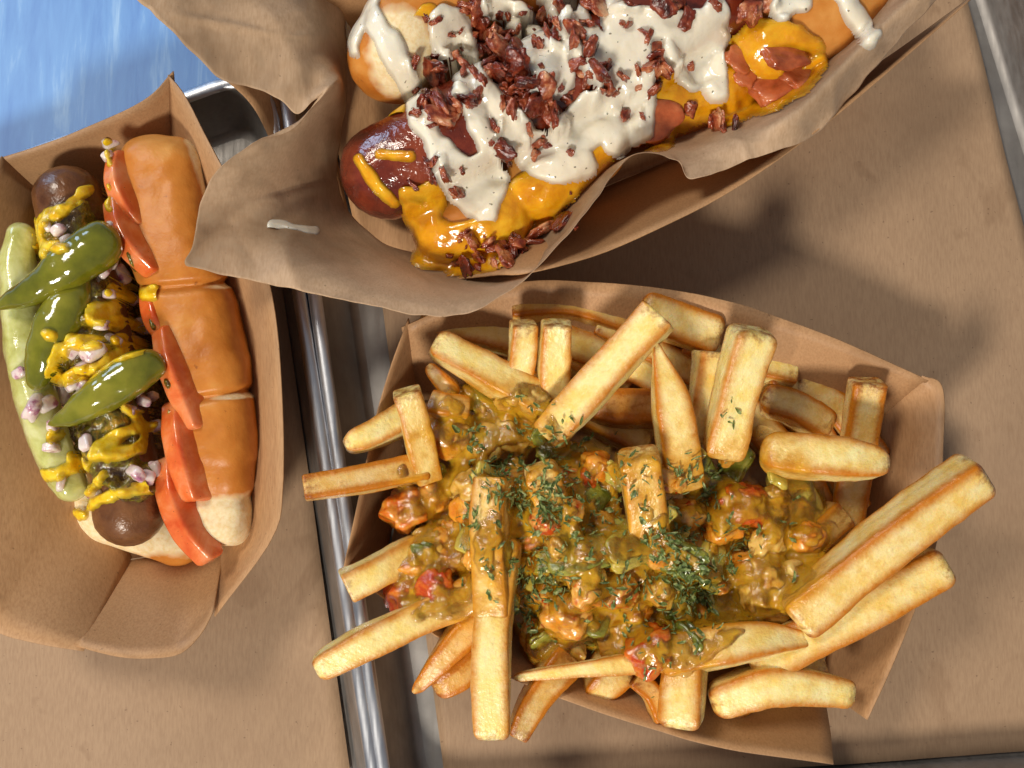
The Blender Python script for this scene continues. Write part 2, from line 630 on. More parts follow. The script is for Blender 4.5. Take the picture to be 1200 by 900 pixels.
k.l(k.h, gl.inputs['Normal']); k.l(k.h, fr_.inputs['Normal'])
k.l(av, m1.inputs[0]); k.l(tp.outputs[0], m1.inputs[1]); k.l(k.b.outputs[0], m1.inputs[2])
k.l(k.math('MULTIPLY', k.math('MULTIPLY', fr_.outputs[0], 1.3), k.ramp(k.attr('film'), [(0.0, 0.0), (0.3, 1.0)])), m2.inputs[0])
k.l(m1.outputs[0], m2.inputs[1]); k.l(gl.outputs[0], m2.inputs[2])
k.l(m2.outputs[0], k.t.nodes['Material Output'].inputs[0])
M['gravy'] = k.m

def chunkmat(name, stops, rough=0.12, sss=0.5, r=(1, .45, .15), bump=0.0009, sc=170):
    k = Mat(name, rough, sss=sss, sssr=r, ssss=0.004, spec=0.6, coat=0.7, coatr=0.04)
    n = k.n('ShaderNodeMath', operation='ADD')
    k.l(k.noise(sc, 4, 0.6, 0.4), n.inputs[0])
    k.l(k.math('MULTIPLY', k.math('SUBTRACT', k.rnd(), 0.5), 0.22), n.inputs[1])
    k.color(k.ramp(n.outputs[0], stops))
    k.bump(k.noise(420, 4, 0.6), bump, 0.5)
    return k.m

M['ch_orange'] = chunkmat('crawfish_orange', [(0.30, C(214, 124, 22)), (0.46, C(232, 156, 46)), (0.58, C(234, 174, 84)), (0.68, C(204, 74, 16))])
M['ch_red'] = chunkmat('crawfish_red', [(0.28, C(224, 156, 60)), (0.46, C(218, 118, 30)), (0.64, C(190, 58, 14)), (0.78, C(220, 120, 40))])
M['ch_tan'] = chunkmat('crawfish_tan', [(0.30, C(176, 116, 28)), (0.50, C(216, 166, 66)), (0.70, C(230, 192, 108))])
M['ch_yellow'] = chunkmat('celery_yellow', [(0.30, C(176, 148, 48)), (0.50, C(206, 184, 80)), (0.70, C(150, 138, 46))])
M['ch_green'] = chunkmat('pepper_green', [(0.30, C(80, 88, 24)), (0.50, C(124, 126, 40)), (0.70, C(170, 164, 70))])

k = Mat('parsley', 0.5, sss=0.1)
k.color(k.ramp(k.noise(700, 3), [(0.3, C(40, 62, 18)), (0.48, C(88, 108, 44)), (0.66, C(164, 172, 108))]))
M['parsley'] = k.m

# hot dogs
k = Mat('bun_crust', 0.40, sss=0.2, ssss=0.003, spec=0.28)
cr = k.attr('crumb')
n1 = k.noise(40, 4, 0.6); n2 = k.noise(600, 4, 0.6)
c = k.ramp(n1, [(0.32, C(180, 104, 34)), (0.52, C(204, 130, 54)), (0.70, C(220, 158, 84))])
c = k.mix(k.ramp(k.noise(230, 3), [(0.70, 0.0), (0.76, 0.6)]), c, C(120, 60, 26))
crumb = k.mix(k.ramp(n2, [(0.4, 0.0), (0.65, 1.0)]), C(240, 222, 182), C(230, 202, 148))
fr = k.math('ADD', cr, k.math('MULTIPLY', k.math('SUBTRACT', k.noise(150, 4), 0.5), 0.5))
frr = k.ramp(fr, [(0.40, 0.0), (0.60, 1.0)])
k.color(k.mix(frr, c, crumb))
k.rough(k.mix(frr, (0.36, 0.36, 0.36, 1), (0.7, 0.7, 0.7, 1)))
k.bump(k.noise(60, 3), 0.001, 0.25)
k.bump(n2, 0.0004, 0.35)
M['bun'] = k.m

k = Mat('sausage_brown', 0.3, sss=0.15, ssss=0.003, spec=0.5, coat=0.3, coatr=0.12)
n1 = k.noise(70, 5, 0.6)
k.color(k.ramp(n1, [(0.30, C(74, 40, 20)), (0.50, C(112, 70, 38)), (0.70, C(140, 94, 56))]))
k.bump(k.noise(140, 4, 0.6, 0.5), 0.0014, 0.5)
k.bump(k.noise(500, 4), 0.0004, 0.5)
M['sausage'] = k.m
k = Mat('sausage_red', 0.14, sss=0.15, ssss=0.003, spec=0.6, coat=0.6, coatr=0.05)
n1 = k.noise(80, 5, 0.6)
k.color(k.ramp(n1, [(0.30, C(64, 20, 12)), (0.50, C(112, 40, 22)), (0.70, C(140, 62, 34))]))
k.bump(k.noise(130, 4, 0.6, 0.5), 0.0014, 0.5)
k.bump(k.noise(400, 4), 0.0005, 0.5)
M['sausage_red'] = k.m

k = Mat('pepper_skin', 0.12, sss=0.3, sssr=(.6, 1, .2), ssss=0.003, spec=0.6, coat=0.6, coatr=0.05)
k.color(k.ramp(k.noise(60, 4), [(0.30, C(84, 88, 14)), (0.50, C(116, 116, 24)), (0.72, C(148, 142, 44))]))
k.bump(k.noise(160, 3), 0.0007, 0.4)
M['pepper'] = k.m
k = Mat('pickle', 0.16, sss=0.6, sssr=(.8, 1, .4), ssss=0.005, spec=0.6, coat=0.4)
k.color(k.ramp(k.noise(120, 4, 0.6, 0.3), [(0.3, C(176, 174, 88)), (0.5, C(204, 204, 130)), (0.7, C(222, 222, 168))]))
k.bump(k.noise(250, 4), 0.0006, 0.5)
M['pickle'] = k.m
k = Mat('tomato', 0.18, sss=0.5, sssr=(1, .25, .1), ssss=0.005, spec=0.6, coat=0.5, coatr=0.05)
k.color(k.ramp(k.noise(90, 4, 0.6, 0.5), [(0.30, C(214, 84, 30)), (0.50, C(232, 122, 62)), (0.70, C(240, 162, 112))]))
k.color(k.mix(k.attr('skin'), k.col, C(210, 66, 24)))
k.color(k.mix(k.ramp(k.noise(1100, 1), [(0.76, 0.0), (0.79, 0.7)]), k.col, C(50, 20, 12)))
k.bump(k.noise(350, 4), 0.0003, 0.5)
M['tomato'] = k.m
k = Mat('relish', 0.12, sss=0.3, sssr=(1, .6, .2), ssss=0.002, spec=0.6, coat=0.5, coatr=0.05)
k.color(k.ramp(k.noise(210, 4, 0.6, 0.6), [(0.30, C(52, 32, 14)), (0.44, C(92, 68, 22)), (0.54, C(116, 108, 28)), (0.66, C(178, 138, 40)), (0.8, C(80, 84, 22))]))
k.bump(k.noise(420, 4, 0.6), 0.0012, 0.6)
M['relish'] = k.m
k = Mat('mustard', 0.20, sss=0.4, sssr=(1, .7, .1), ssss=0.002, spec=0.55, coat=0.3)
k.color(k.ramp(k.noise(260, 4), [(0.3, C(226, 172, 18)), (0.5, C(246, 206, 36)), (0.7, C(250, 220, 80))]))
k.bump(k.noise(600, 4), 0.0004, 0.5)
k.alpha(.5, .5)
M['mustard'] = k.m
k = Mat('onion', 0.2, sss=0.6, sssr=(1, .8, .9), ssss=0.004, spec=0.55, coat=0.3)
k.color(k.ramp(k.noise(220, 3), [(0.35, C(240, 226, 214)), (0.55, C(232, 208, 206)), (0.68, C(176, 110, 140))]))
k.bump(k.noise(500, 3), 0.0003, 0.4)
M['onion'] = k.m

k = Mat('cheese', 0.16, sss=0.5, sssr=(1, .55, .08), ssss=0.004, spec=0.55, coat=0.4, coatr=0.06)
k.color(k.ramp(k.noise(90, 4, 0.6, 0.4), [(0.3, C(202, 128, 12)), (0.5, C(228, 160, 20)), (0.7, C(238, 184, 38))]))
k.bump(k.noise(300, 3), 0.0007, 0.4)
k.alpha(.55)
M['cheese'] = k.m
k = Mat('ranch', 0.18, sss=0.5, sssr=(1, .85, .6), ssss=0.003, spec=0.5, coat=0.35, coatr=0.06)
c = k.ramp(k.noise(60, 3), [(0.35, C(242, 236, 218)), (0.65, C(236, 226, 204))])
c = k.mix(k.ramp(k.noise(620, 1, 0.3), [(0.75, 0.0), (0.78, 0.8)]), c, C(92, 84, 60))
k.color(c)
k.bump(k.noise(140, 2), 0.0008, 0.25)
k.bump(k.noise(620, 1, 0.3), 0.0004, 0.3)
k.alpha(.55, .3)
M['ranch'] = k.m
k = Mat('bacon', 0.2, sss=0.15, sssr=(1, .3, .2), ssss=0.002, spec=0.6, coat=0.45, coatr=0.08)
n = k.math('ADD', k.noise(190, 4, 0.6, 0.4), k.math('MULTIPLY', k.math('SUBTRACT', k.rnd(), 0.5), 0.25))
k.color(k.ramp(n, [(0.28, C(60, 20, 10)), (0.44, C(118, 42, 22)), (0.57, C(154, 72, 42)), (0.68, C(194, 122, 82)), (0.78, C(216, 168, 128))]))
k.bump(k.noise(500, 4, 0.65), 0.0008, 0.6)
M['bacon'] = k.m
k = Mat('ham', 0.22, sss=0.3, sssr=(1, .4, .2), ssss=0.003, spec=0.5, coat=0.4)
k.color(k.ramp(k.noise(120, 4), [(0.3, C(140, 62, 30)), (0.5, C(186, 96, 54)), (0.7, C(206, 122, 76))]))
k.bump(k.noise(400, 4), 0.0005, 0.5)
M['ham'] = k.m

# ------------------------------------------------------------------ setting: table, pans, liners
def slab(name, pts, z, mat, parent=None, th=0.0004, n=1, wav=0.0, seed=0):
    """thin sheet over a quad given by its corners, gently wavy"""
    A, B, Cc, Dd = [np.asarray(p, float) for p in pts]
    m = 60 if n == 1 else n
    u = np.linspace(0, 1, m)
    U, Vv = np.meshgrid(u, u, indexing='ij')
    P = (A * ((1 - U) * (1 - Vv))[..., None] + B * (U * (1 - Vv))[..., None] + Cc * (U * Vv)[..., None] + Dd * ((1 - U) * Vv)[..., None])
    P = P.reshape(-1, 3)
    P[:, 2] = z + wav * (1 + fbm(P, 22, seed, 3))
    I = np.arange(m * m).reshape(m, m)
    q = np.stack([I[:-1, :-1], I[1:, :-1], I[1:, 1:], I[:-1, 1:]], -1).reshape(-1, 4)
    nv = np.cross(B - A, Dd - A)
    if nv[2] < 0: q = q[:, ::-1]
    o = mk(name, P, q, mat, parent)
    md = o.modifiers.new('thickness', 'SOLIDIFY'); md.thickness = th; md.offset = -1
    return o

tb = slab('table', [(-1.2, -1.2, 0), (1.2, -1.2, 0), (1.2, 1.2, 0), (-1.2, 1.2, 0)], -0.004, M['blue'], th=0.02, n=4)
tag(tb, 'table top under the two metal pans, streaky blue daylight reflection painted in', kind='structure')

def rloop(corners, off, z, r, ns=8):
    """rounded loop of a quad, moved outwards by off"""
    c = np.array(corners, float)
    n = len(c)
    out = []
    E = []
    for i in range(n):
        a, b = c[i], c[(i + 1) % n]
        t = (b - a) / np.linalg.norm(b - a)
        E.append((a, t, np.array([t[1], -t[0]])))
    oc = []
    for i in range(n):
        a0, t0, n0 = E[i - 1]; a1, t1, n1 = E[i]
        p0, p1 = a0 + n0 * off, a1 + n1 * off
        M2 = np.array([t0, -t1]).T
        s = np.linalg.solve(M2, p1 - p0)
        oc.append(p0 + t0 * s[0])
    oc = np.array(oc)
    for i in range(n):
        p = oc[i]
        d0 = (oc[i - 1] - p) / np.linalg.norm(oc[i - 1] - p)
        d1 = (oc[(i + 1) % n] - p) / np.linalg.norm(oc[(i + 1) % n] - p)
        rr = r + off
        a, b = p + d0 * rr, p + d1 * rr
        for t in np.linspace(0, 1, ns):
            q = a * (1 - t) ** 2 + p * 2 * t * (1 - t) + b * t * t
            out.append([q[0], q[1], z])
    return np.array(out)

def pan(corners_px, label):
    c = [at(x, y, 0.001)[:2] for x, y in corners_px]
    area2 = sum(a[0] * b[1] - b[0] * a[1] for a, b in zip(c, c[1:] + c[:1]))
    if area2 < 0: c = c[::-1]
    root = empty('sheet_pan', (*np.mean(c, 0), 0.0))
    tag(root, label, 'pan', 'sheet pans side by side')
    L0 = rloop(c, -0.004, 0.0, 0.012)
    n = len(L0)
    mk('base', L0, [list(range(n))], M['steel_dark'], root, smooth=False)
    prof = [(-0.004, 0.0), (-0.002, 0.0006), (-0.0005, 0.002), (0.006, 0.021), (0.0065, 0.0225)]
    V = np.concatenate([rloop(c, o, z, 0.012) for o, z in prof])
    def rings(k):
        i = np.arange(k - 1)[:, None] * n; j = np.arange(n)[None]
        return np.stack([i + j, i + (j + 1) % n, i + n + (j + 1) % n, i + n + j], -1).reshape(-1, 4)
    mk('wall', V, rings(len(prof))[:, ::-1], M['steel_dark'], root)
    th = np.linspace(math.pi, -0.9 * math.pi, 12)
    V = np.concatenate([rloop(c, 0.0090 + 0.0026 * math.cos(a), 0.0225 + 0.0017 * math.sin(a), 0.012) for a in th])
    mk('rim', V, rings(len(th))[:, ::-1], M['steel'], root)
    return root

pan([(-700, 511), (303, 140), (416, 876), (448, 1090), (-700, 1250)], 'metal sheet pan under the tomato hot dog, left of the seam')
pan([(333, -150), (1085, -230), (1235, 250), (1400, 876), (491, 925)], 'metal sheet pan under the loaded fries, right of the seam')

ll = slab('paper_liner', [at(-650, 590), at(318, 232), at(412, 905), at(-600, 1100)], 0.0025, M['liner'], wav=0.0006, seed=2)
tag(ll, 'brown kraft paper liner under the tomato hot dog boat', 'liner', 'kraft paper liners')
rl = slab('paper_liner', [at(396, -40), at(1118, -40), at(1345, 868), at(524, 925)], 0.0025, M['liner'], wav=0.0007, seed=3)
tag(rl, 'brown kraft paper liner under the loaded fries boat', 'liner', 'kraft paper liners')

# ------------------------------------------------------------------ paper boats
def panel(name, base, rim, parent, n=40, rows=10, bow=0.0, seed=0, wav=0.0006):
    Bp, Rp = catmull(base, n), catmull(rim, n)
    V = []
    for t in np.linspace(0, 1, rows):
        V.append(Bp * (1 - t) + Rp * t + np.array([0, 0, -1]) * bow * math.sin(math.pi * t))
    V = np.array(V).reshape(-1, 3)
    V += (wav * fbm(V, 40, seed, 2))[:, None] * np.array([0.6, 0.6, 0.5])
    I = np.arange(rows * n).reshape(rows, n)
    q = np.stack([I[:-1, :-1], I[1:, :-1], I[1:, 1:], I[:-1, 1:]], -1).reshape(-1, 4)
    o = mk(name, V, q, M['boat'], parent)
    md = o.modifiers.new('thickness', 'SOLIDIFY'); md.thickness = 0.0005; md.offset = 0
    return o

def A(L, z=None):
    return [at(p[0], p[1], (p[2] if len(p) > 2 else z)) for p in L]

def boat(label, base, sides, zb=0.0045):
    """base: four photo corners; sides: (base pts, rim pts) per wall, first long sides then ends"""
    root = empty('paper_boat', np.append(np.mean([at(*b, zb)[:2] for b in base], 0), 0.0035))
    tag(root, label, 'food tray', 'kraft paper food boats')
    parts = [slab('bottom', [at(*b, zb) for b in base], zb, M['boat'], root, th=0.0005)]
    for i, (nm, b, r) in enumerate(sides):
        parts.append(panel(nm, A(b), A(r), root, seed=i))
    return root, parts

Z4 = 0.0045
fb, fparts = boat('kraft paper boat holding the loaded fries',
    [(492, 470), (1012, 505), (962, 800), (452, 668)],
    [('side_wall', [(490, 468, Z4), (1014, 503, Z4)], [(470, 384, .034), (590, 334, .036), (700, 331, .038), (825, 346, .038), (900, 367, .037), (975, 395, .036), (1088, 446, .033)]),
     ('side_wall', [(450, 670, Z4), (966, 803, Z4)], [(407, 667, .033), (500, 738, .036), (580, 785, .037), (653, 816, .037), (760, 853, .037), (860, 878, .036), (976, 896, .033)]),
     ('end_wall', [(1018, 496, Z4), (963, 806, Z4)], [(1080, 441, .0335), (1104, 457, .034), (1106, 540, .035), (1096, 640, .035), (1062, 740, .034), (1017, 843, .032)]),
     ('end_wall', [(490, 464, Z4), (448, 674, Z4)], [(478, 374, .0345), (458, 430, .035), (438, 500, .036), (420, 590, .035), (403, 668, .034)])])

lb, lparts = boat('kraft paper boat holding the tomato-topped hot dog',
    [(62, 238), (212, 222), (262, 640), (152, 655)],
    [('side_wall', [(205, 226, Z4), (262, 450, Z4), (258, 646, Z4)], [(197, 88, .040), (216, 112, .042), (245, 165, .043), (276, 225, .044), (305, 300, .044), (321, 360, .044), (330, 450, .044), (331, 570, .043), (318, 632, .040), (252, 722, .034)]),
     ('side_wall', [(64, 234, Z4), (100, 450, Z4), (153, 655, Z4)], [(2, 183, .042), (-48, 280, .044), (-82, 430, .045), (-75, 600, .045), (-20, 720, .042), (0, 742, .041), (50, 755, .040), (98, 763, .038)]),
     ('end_wall', [(60, 240, Z4), (214, 218, Z4)], [(-8, 188, .041), (80, 158, .042), (168, 118, .041), (203, 84, .0395)]),
     ('end_wall', [(149, 658, Z4), (264, 638, Z4)], [(88, 756, .038), (140, 769, .039), (178, 771, .039), (212, 765, .038), (236, 742, .0375), (250, 716, .037)])])

ub, uparts = boat('kraft paper boat under the white-sauced hot dog and its parchment',
    [(372, 70), (430, 330), (985, 108), (900, -180)],
    [('side_wall', [(428, 334, Z4), (988, 106, Z4)], [(452, 328, .010), (516, 330, .020), (580, 322, .040), (620, 319, .050), (700, 298, .050), (780, 264, .050), (870, 215, .050), (960, 151, .050), (1050, 76, .050), (1150, -12, .048)]),
     ('side_wall', [(370, 66, Z4), (905, -186, Z4)], [(262, 88, .034), (420, -60, .048), (640, -230, .05), (1000, -300, .048)]),
     ('end_wall', [(370, 66, Z4), (428, 338, Z4)], [(262, 90, .034), (300, 128, .030), (335, 200, .020), (375, 260, .014), (440, 330, .010)])])

# ------------------------------------------------------------------ tomato hot dog
def bun_lumps(name, segs, parent, zs, crumbfn, h=0.0008, k=0.0008, seed=0, extra=None, pn=2.0):
    allp = np.array([q for s in segs for q in s[0]])
    R = max(max(s[1]) for s in segs)
    lo, hi = allp.min(0) - R * np.array([1.15, 1.15, 1.15 * zs]), allp.max(0) + R * np.array([1.15, 1.15, 1.15 * zs])
    def f(P):
        d = None
        for pts, rr in segs:
            e = sd_path(P, pts, rr, zs, pn)
            d = e if d is None else smin(d, e, k)
        if extra is not None:
            d = d + extra(P)
        return d + 0.0011 * vn(P, 45, seed) + 0.00025 * vn(P, 240, seed + 1)
    V, F = sdf_mesh(f, lo, hi, h)
    return mk(name, V, F, M['bun'], parent, {'crumb': crumbfn(V)})

hb = empty('hot_dog_bun', at(150, 430, 0.006))
tag(hb, 'golden split bun of the tomato-topped hot dog', 'bun', 'hot dog buns')
zc = 0.028
def cf(V):
    p = pix(V)
    a = np.clip((p[:, 1] - 578) / 40 + 0.4, 0, 1)
    cr = np.exp(-((p[:, 1] - 336 + 0.05 * (p[:, 0] - 250)) / 5) ** 2) + np.exp(-((p[:, 1] - 466 + 0.1 * (p[:, 0] - 260)) / 5) ** 2)
    a = np.maximum(a, cr * np.clip((p[:, 0] - 215) / 50, 0, 1) * 0.75)
    a = np.maximum(a, 0.62 * np.clip((p[:, 0] - (0.33 * (p[:, 1] - 250) + 236)) / 12, 0, 1))
    return np.maximum(a, np.clip((0.016 - V[:, 2]) / 0.01, 0, 1) * 0.8)
def creases(P):
    p = pix(P)
    g = 0
    for (y0, sl, w) in ((333, -0.08, 5), (466, -0.16, 4.5)):
        g = g + np.exp(-((p[:, 1] - y0 - sl * (p[:, 0] - 240)) / w) ** 2)
    return 0.0024 * g + 0.0012 * np.exp(-((p[:, 1] - 583) / 9) ** 2)
bunR = bun_lumps('crust_half', [
    (A([(194, 214, zc), (204, 285, zc), (232, 375, zc), (248, 440, zc), (258, 520, zc), (258, 604, zc - .002)]), [pr(v, zc) for v in (50, 50, 49, 47, 42, 35)])], hb, 1.05, cf, extra=creases, pn=3.0)
z2 = 0.0105
bunL = bun_lumps('lower_half', [
    (A([(100, 290, z2), (110, 400, z2), (125, 580, z2)]), [pr(30), pr(40), pr(34)]),
    (A([(130, 596, z2), (205, 630, z2)]), [pr(38), pr(32)])], hb, 0.9, lambda V: 0.75 + 0 * V[:, 2] - 0.5 * np.clip((pix(V)[:, 1] - 640) / 20, 0, 1) * (V[:, 2] < .02), seed=4)

zs_ = 0.034
V, F, *_ = sweep(A([(72, 196, .036), (92, 290, zs_), (122, 440, zs_), (143, 540, zs_), (157, 640, .033)]), [pr(74)] * 5, [pr(74)] * 5, n=60, m=40, p=2, cap=pr(34), namp=0.0003, nf=120)
# twisted ends pinch
saus = mk('sausage', V, F, M['sausage'])
tag(saus, 'brown sausage under the green peppers and tomato slices', 'sausage')

def wedge(th):
    r = 1.0 / (np.maximum(np.abs(np.cos(th)) ** 3 + np.abs(np.sin(th)) ** 3, 1e-6)) ** (1 / 3)
    return r * np.cos(th), r * np.sin(th)

V, F, *_ = sweep(A([(24, 262, .033), (22, 330, .034), (34, 430, .034), (60, 520, .034), (92, 586, .032)]), [pr(v, .03) for v in (28, 44, 46, 46, 34)], [.012, .016, .016, .016, .011], n=40, m=24, p=2.6, roll=0.5, cap=.004, namp=0.0006, nf=120)
pick = mk('pickle_spear', V, F, M['pickle'])
tag(pick, 'pale green pickle spear along the left side of the hot dog', 'pickle')

def tomato(pts, w, label, depth=0.018, z=0.042, roll=-0.55, seed=0):
    P = A([(x, y, z) for x, y in pts])
    P = [p - np.array([0, 0, depth / 2 - 0.002]) for p in P]
    wm = pr(w, z)
    k = len(pts)
    ws = [wm * s for s in ([0.9] + [1.0] * (k - 2) + [0.85])]
    hs = [depth * s for s in ([0.5] + [1.0] * (k - 2) + [0.5])]
    V, F, *_ = sweep(P, ws, hs, n=30, m=48, p=8, roll=roll, cap=.0015, capmin=0.6, namp=0.00012, nf=180, seed=seed)
    sk = np.append(np.tile((np.cos(np.linspace(0, 2 * math.pi, 48, endpoint=False)) > .55) * 1.0, (len(V) - 2) // 48), [0, 0])
    o = mk('tomato_slice', V, F, M['tomato'], None, {'skin': sk})
    tag(o, label, 'tomato', 'tomato slices along the hot dog')
    return o
toms = [
    tomato([(134, 172), (142, 205), (155, 238), (163, 262)], 22, 'short upright tomato slice at the top end of the bun', z=.046, seed=1),
    tomato([(128, 225), (145, 258), (162, 288), (178, 316)], 25, 'pinkish tomato slice beside the uppermost green pepper', z=.048, seed=2),
    tomato([(172, 322), (184, 352), (193, 378), (200, 402)], 23, 'dark red tomato slice tucked deep between bun segments', z=.040, seed=3),
    tomato([(186, 380), (203, 415), (217, 455), (226, 502)], 25, 'tomato slice curving beside the middle bun segment', z=.047, seed=4),
    tomato([(200, 466), (212, 500), (221, 545), (224, 588)], 29, 'wide tomato slice beside the lowest bun segment', z=.045, seed=5),
    tomato([(190, 535), (203, 575), (220, 618), (243, 658)], 29, 'long tomato slice hanging past the bottom end of the hot dog', z=.041, depth=.015, seed=6)]

base1 = [bunR, bunL, saus, pick] + toms
T1 = bvh(base1 + lparts)
relish = drape('relish', M['relish'], T1, [[(72, 262, 26), (95, 320, 52), (115, 400, 62), (130, 470, 62), (142, 530, 46), (150, 560, 30)], [(105, 250, 16), (124, 310, 20), (146, 400, 20), (160, 480, 18)]],
               (10, 190, 240, 620), 0.0006, 0.0035, 12, br=3, keep=0.3, wob=10, wf=180, lumpy=0.0028, lf=170, seed=3, holes=[[(122, 222, 14), (145, 258, 16), (162, 288, 16), (178, 316, 16), (186, 352, 14), (200, 400, 14), (214, 450, 16), (216, 520, 18), (212, 600, 18)]])
tag(relish, 'glossy dark green-brown relish heaped along the sausage', 'relish')

# onions
T1 = bvh(base1 + [relish])
OM = [('uppermost green pepper', 75, 315), ('plump upright green pepper', 66, 385), ('lowest green pepper', 125, 460), ('pale pickle spear', 45, 480), ('brown sausage tip', 150, 610), ('upper sausage end', 80, 225), ('pinkish tomato slice', 155, 275), ('curving tomato slice', 208, 430), ('wide tomato slice', 215, 520), ('long tomato slice', 215, 605), ('dark red tomato slice', 187, 360), ('short tomato slice', 142, 205)]
on_pts = [(128, 305, 10), (120, 318, 9), (140, 322, 10), (70, 270, 9), (78, 282, 8), (92, 408, 12), (108, 412, 11), (168, 383, 11), (160, 378, 7), (100, 430, 10), (72, 460, 12), (85, 452, 9), (40, 478, 15),
          (55, 474, 10), (165, 470, 10), (175, 465, 8), (158, 555, 11), (170, 560, 11), (184, 550, 8), (60, 525, 9), (72, 566, 7), (150, 480, 8), (58, 265, 7), (130, 270, 8), (126, 345, 9), (152, 350, 8), (24, 437, 7), (118, 380, 9), (132, 400, 8), (62, 500, 8), (100, 520, 8), (112, 578, 8), (98, 452, 9), (140, 436, 8), (178, 500, 8), (128, 184, 8), (130, 166, 9)]
for i, (x, y, r) in enumerate(on_pts):
    p, nrm = hit(T1, x, y, .03)
    V, F = lump(p + nrm * 0.0008, np.array([1.25, .85, .6]) * pr(r, .04), 100 + i, amp=.14, f=1.2, sub=3, p=4.5)
    o = mk('onion_piece', V, F, M['onion'])
    tag(o, where(('large' if r > 10 else 'middling' if r > 8 else 'tiny') + ' diced onion piece', x, y, OM), 'onion', 'diced onion on the hot dog')
    base1.append(o)

def pepper(pts, ws, label, seed):
    P = A(pts)
    z = pts[0][2]
    V, F, *_ = sweep(P, [pr(w, z) for w in ws], [pr(w, z) * .88 for w in ws], n=50, m=32, p=2.15, cap=pr(ws[0], z) * .42, namp=0.0006, nf=120, big=0.0016, seed=seed)
    o = mk('green_pepper', V, F, M['pepper'])
    return tag(o, label, 'pepper', 'green pickled peppers on the hot dog')
peps = [
    pepper([(137, 270, .050), (112, 288, .052), (75, 315, .053), (35, 342, .051), (-6, 360, .047)], [34, 50, 44, 31, 8], 'uppermost green pepper, its tip reaching the left edge', 1),
    pepper([(98, 318, .046), (86, 350, .049), (66, 385, .050), (48, 425, .049), (40, 458, .045)], [26, 44, 48, 41, 16], 'plump upright green pepper between the other two peppers', 2),
    pepper([(192, 420, .047), (165, 434, .051), (128, 460, .052), (92, 483, .050), (56, 498, .046)], [28, 44, 42, 33, 8], 'lowest green pepper lying slantwise next to the tomato slices', 3)]
T1 = bvh(base1 + [relish] + peps)
mst = [
    [(122, 220, 6), (100, 224, 8), (78, 245, 8), (55, 253, 10), (42, 272, 8), (48, 296, 7)],
    [(125, 168, 8), (127, 190, 6)], [(120, 235, 8), (126, 244, 7)], [(52, 285, 7), (75, 290, 6)],
    [(132, 342, 10), (155, 342, 12), (178, 342, 11)], [(150, 345, 12), (130, 362, 11), (108, 362, 11)], [(105, 375, 10), (130, 378, 10), (152, 380, 11), (160, 395, 10), (135, 398, 9)],
    [(168, 404, 9), (130, 420, 9), (106, 434, 10), (70, 446, 9)], [(80, 398, 9), (95, 402, 11), (115, 400, 9)], [(62, 420, 11), (72, 408, 9), (58, 438, 8)], [(55, 392, 8), (62, 393, 7)],
    [(147, 477, 8), (168, 490, 8), (184, 484, 8)], [(182, 490, 8), (168, 520, 9), (140, 534, 10), (108, 534, 8)], [(112, 526, 9), (140, 508, 10), (155, 502, 8)], [(158, 485, 9), (172, 505, 9)],
    [(106, 592, 7), (132, 580, 8), (172, 572, 8), (182, 564, 6)], [(120, 556, 6), (103, 576, 6)], [(96, 604, 8), (86, 600, 5)], [(54, 558, 9), (75, 552, 10), (95, 546, 9)], [(60, 512, 10), (72, 510, 8)], [(85, 535, 8), (96, 548, 9)],
    [(20, 600, 1)]]
mst = [[(x, y, r * .86) for x, y, r in q_] for q_ in mst]
must = drape('mustard', M['mustard'], T1, mst, (20, 145, 215, 625), 0.0005, 0.0022, 7, br=1.6, keep=0.7, wob=3.5, wf=260, seed=9)
tag(must, 'yellow mustard squiggled over the relish and onion', 'mustard')

# ------------------------------------------------------------------ white-sauced hot dog
ubn = empty('hot_dog_bun', at(700, 120, 0.006))
tag(ubn, 'toasted bun of the white-sauced bacon hot dog', 'bun', 'hot dog buns')
def cu(V):
    p = pix(V)
    d = np.hypot((p[:, 0] - 470) / 46, (p[:, 1] - 60) / 62)
    return np.where(p[:, 0] < 560, np.clip(1.35 - d, 0, 1), 0.0)
bB = bun_lumps('back_half', [(A([(462, 68, .037), (478, 40, .038), (540, -5, .036), (700, -75, .034), (960, -190, .034)]), [pr(50), pr(52), pr(52), pr(54), pr(50)])], ubn, 1.1, cu, seed=6)
bF = bun_lumps('front_half', [(A([(525, 268, .020), (575, 255, .022)]), [pr(42), pr(46)]), (A([(630, 212, .024), (690, 174, .026)]), [pr(46), pr(42)]), (A([(765, 130, .026), (840, 104, .027)]), [pr(40), pr(42)]),
     (A([(900, 60, .034), (960, 25, .036), (1010, -15, .034)]), [pr(46), pr(50), pr(44)])], ubn, 1.05, lambda V: 0 * V[:, 0], seed=8)
V, F, *_ = sweep(A([(408, 226, .033), (480, 186, .040), (600, 120, .042), (750, 45, .042), (900, -40, .042)]), [pr(112, .03)] * 5, [pr(104, .03)] * 5, n=60, m=44, cap=pr(48), namp=0.0005, nf=110, seed=2)
sau2 = mk('sausage', V, F, M['sausage_red'])
tag(sau2, 'thick dark red sausage with its round end showing under white sauce', 'sausage')

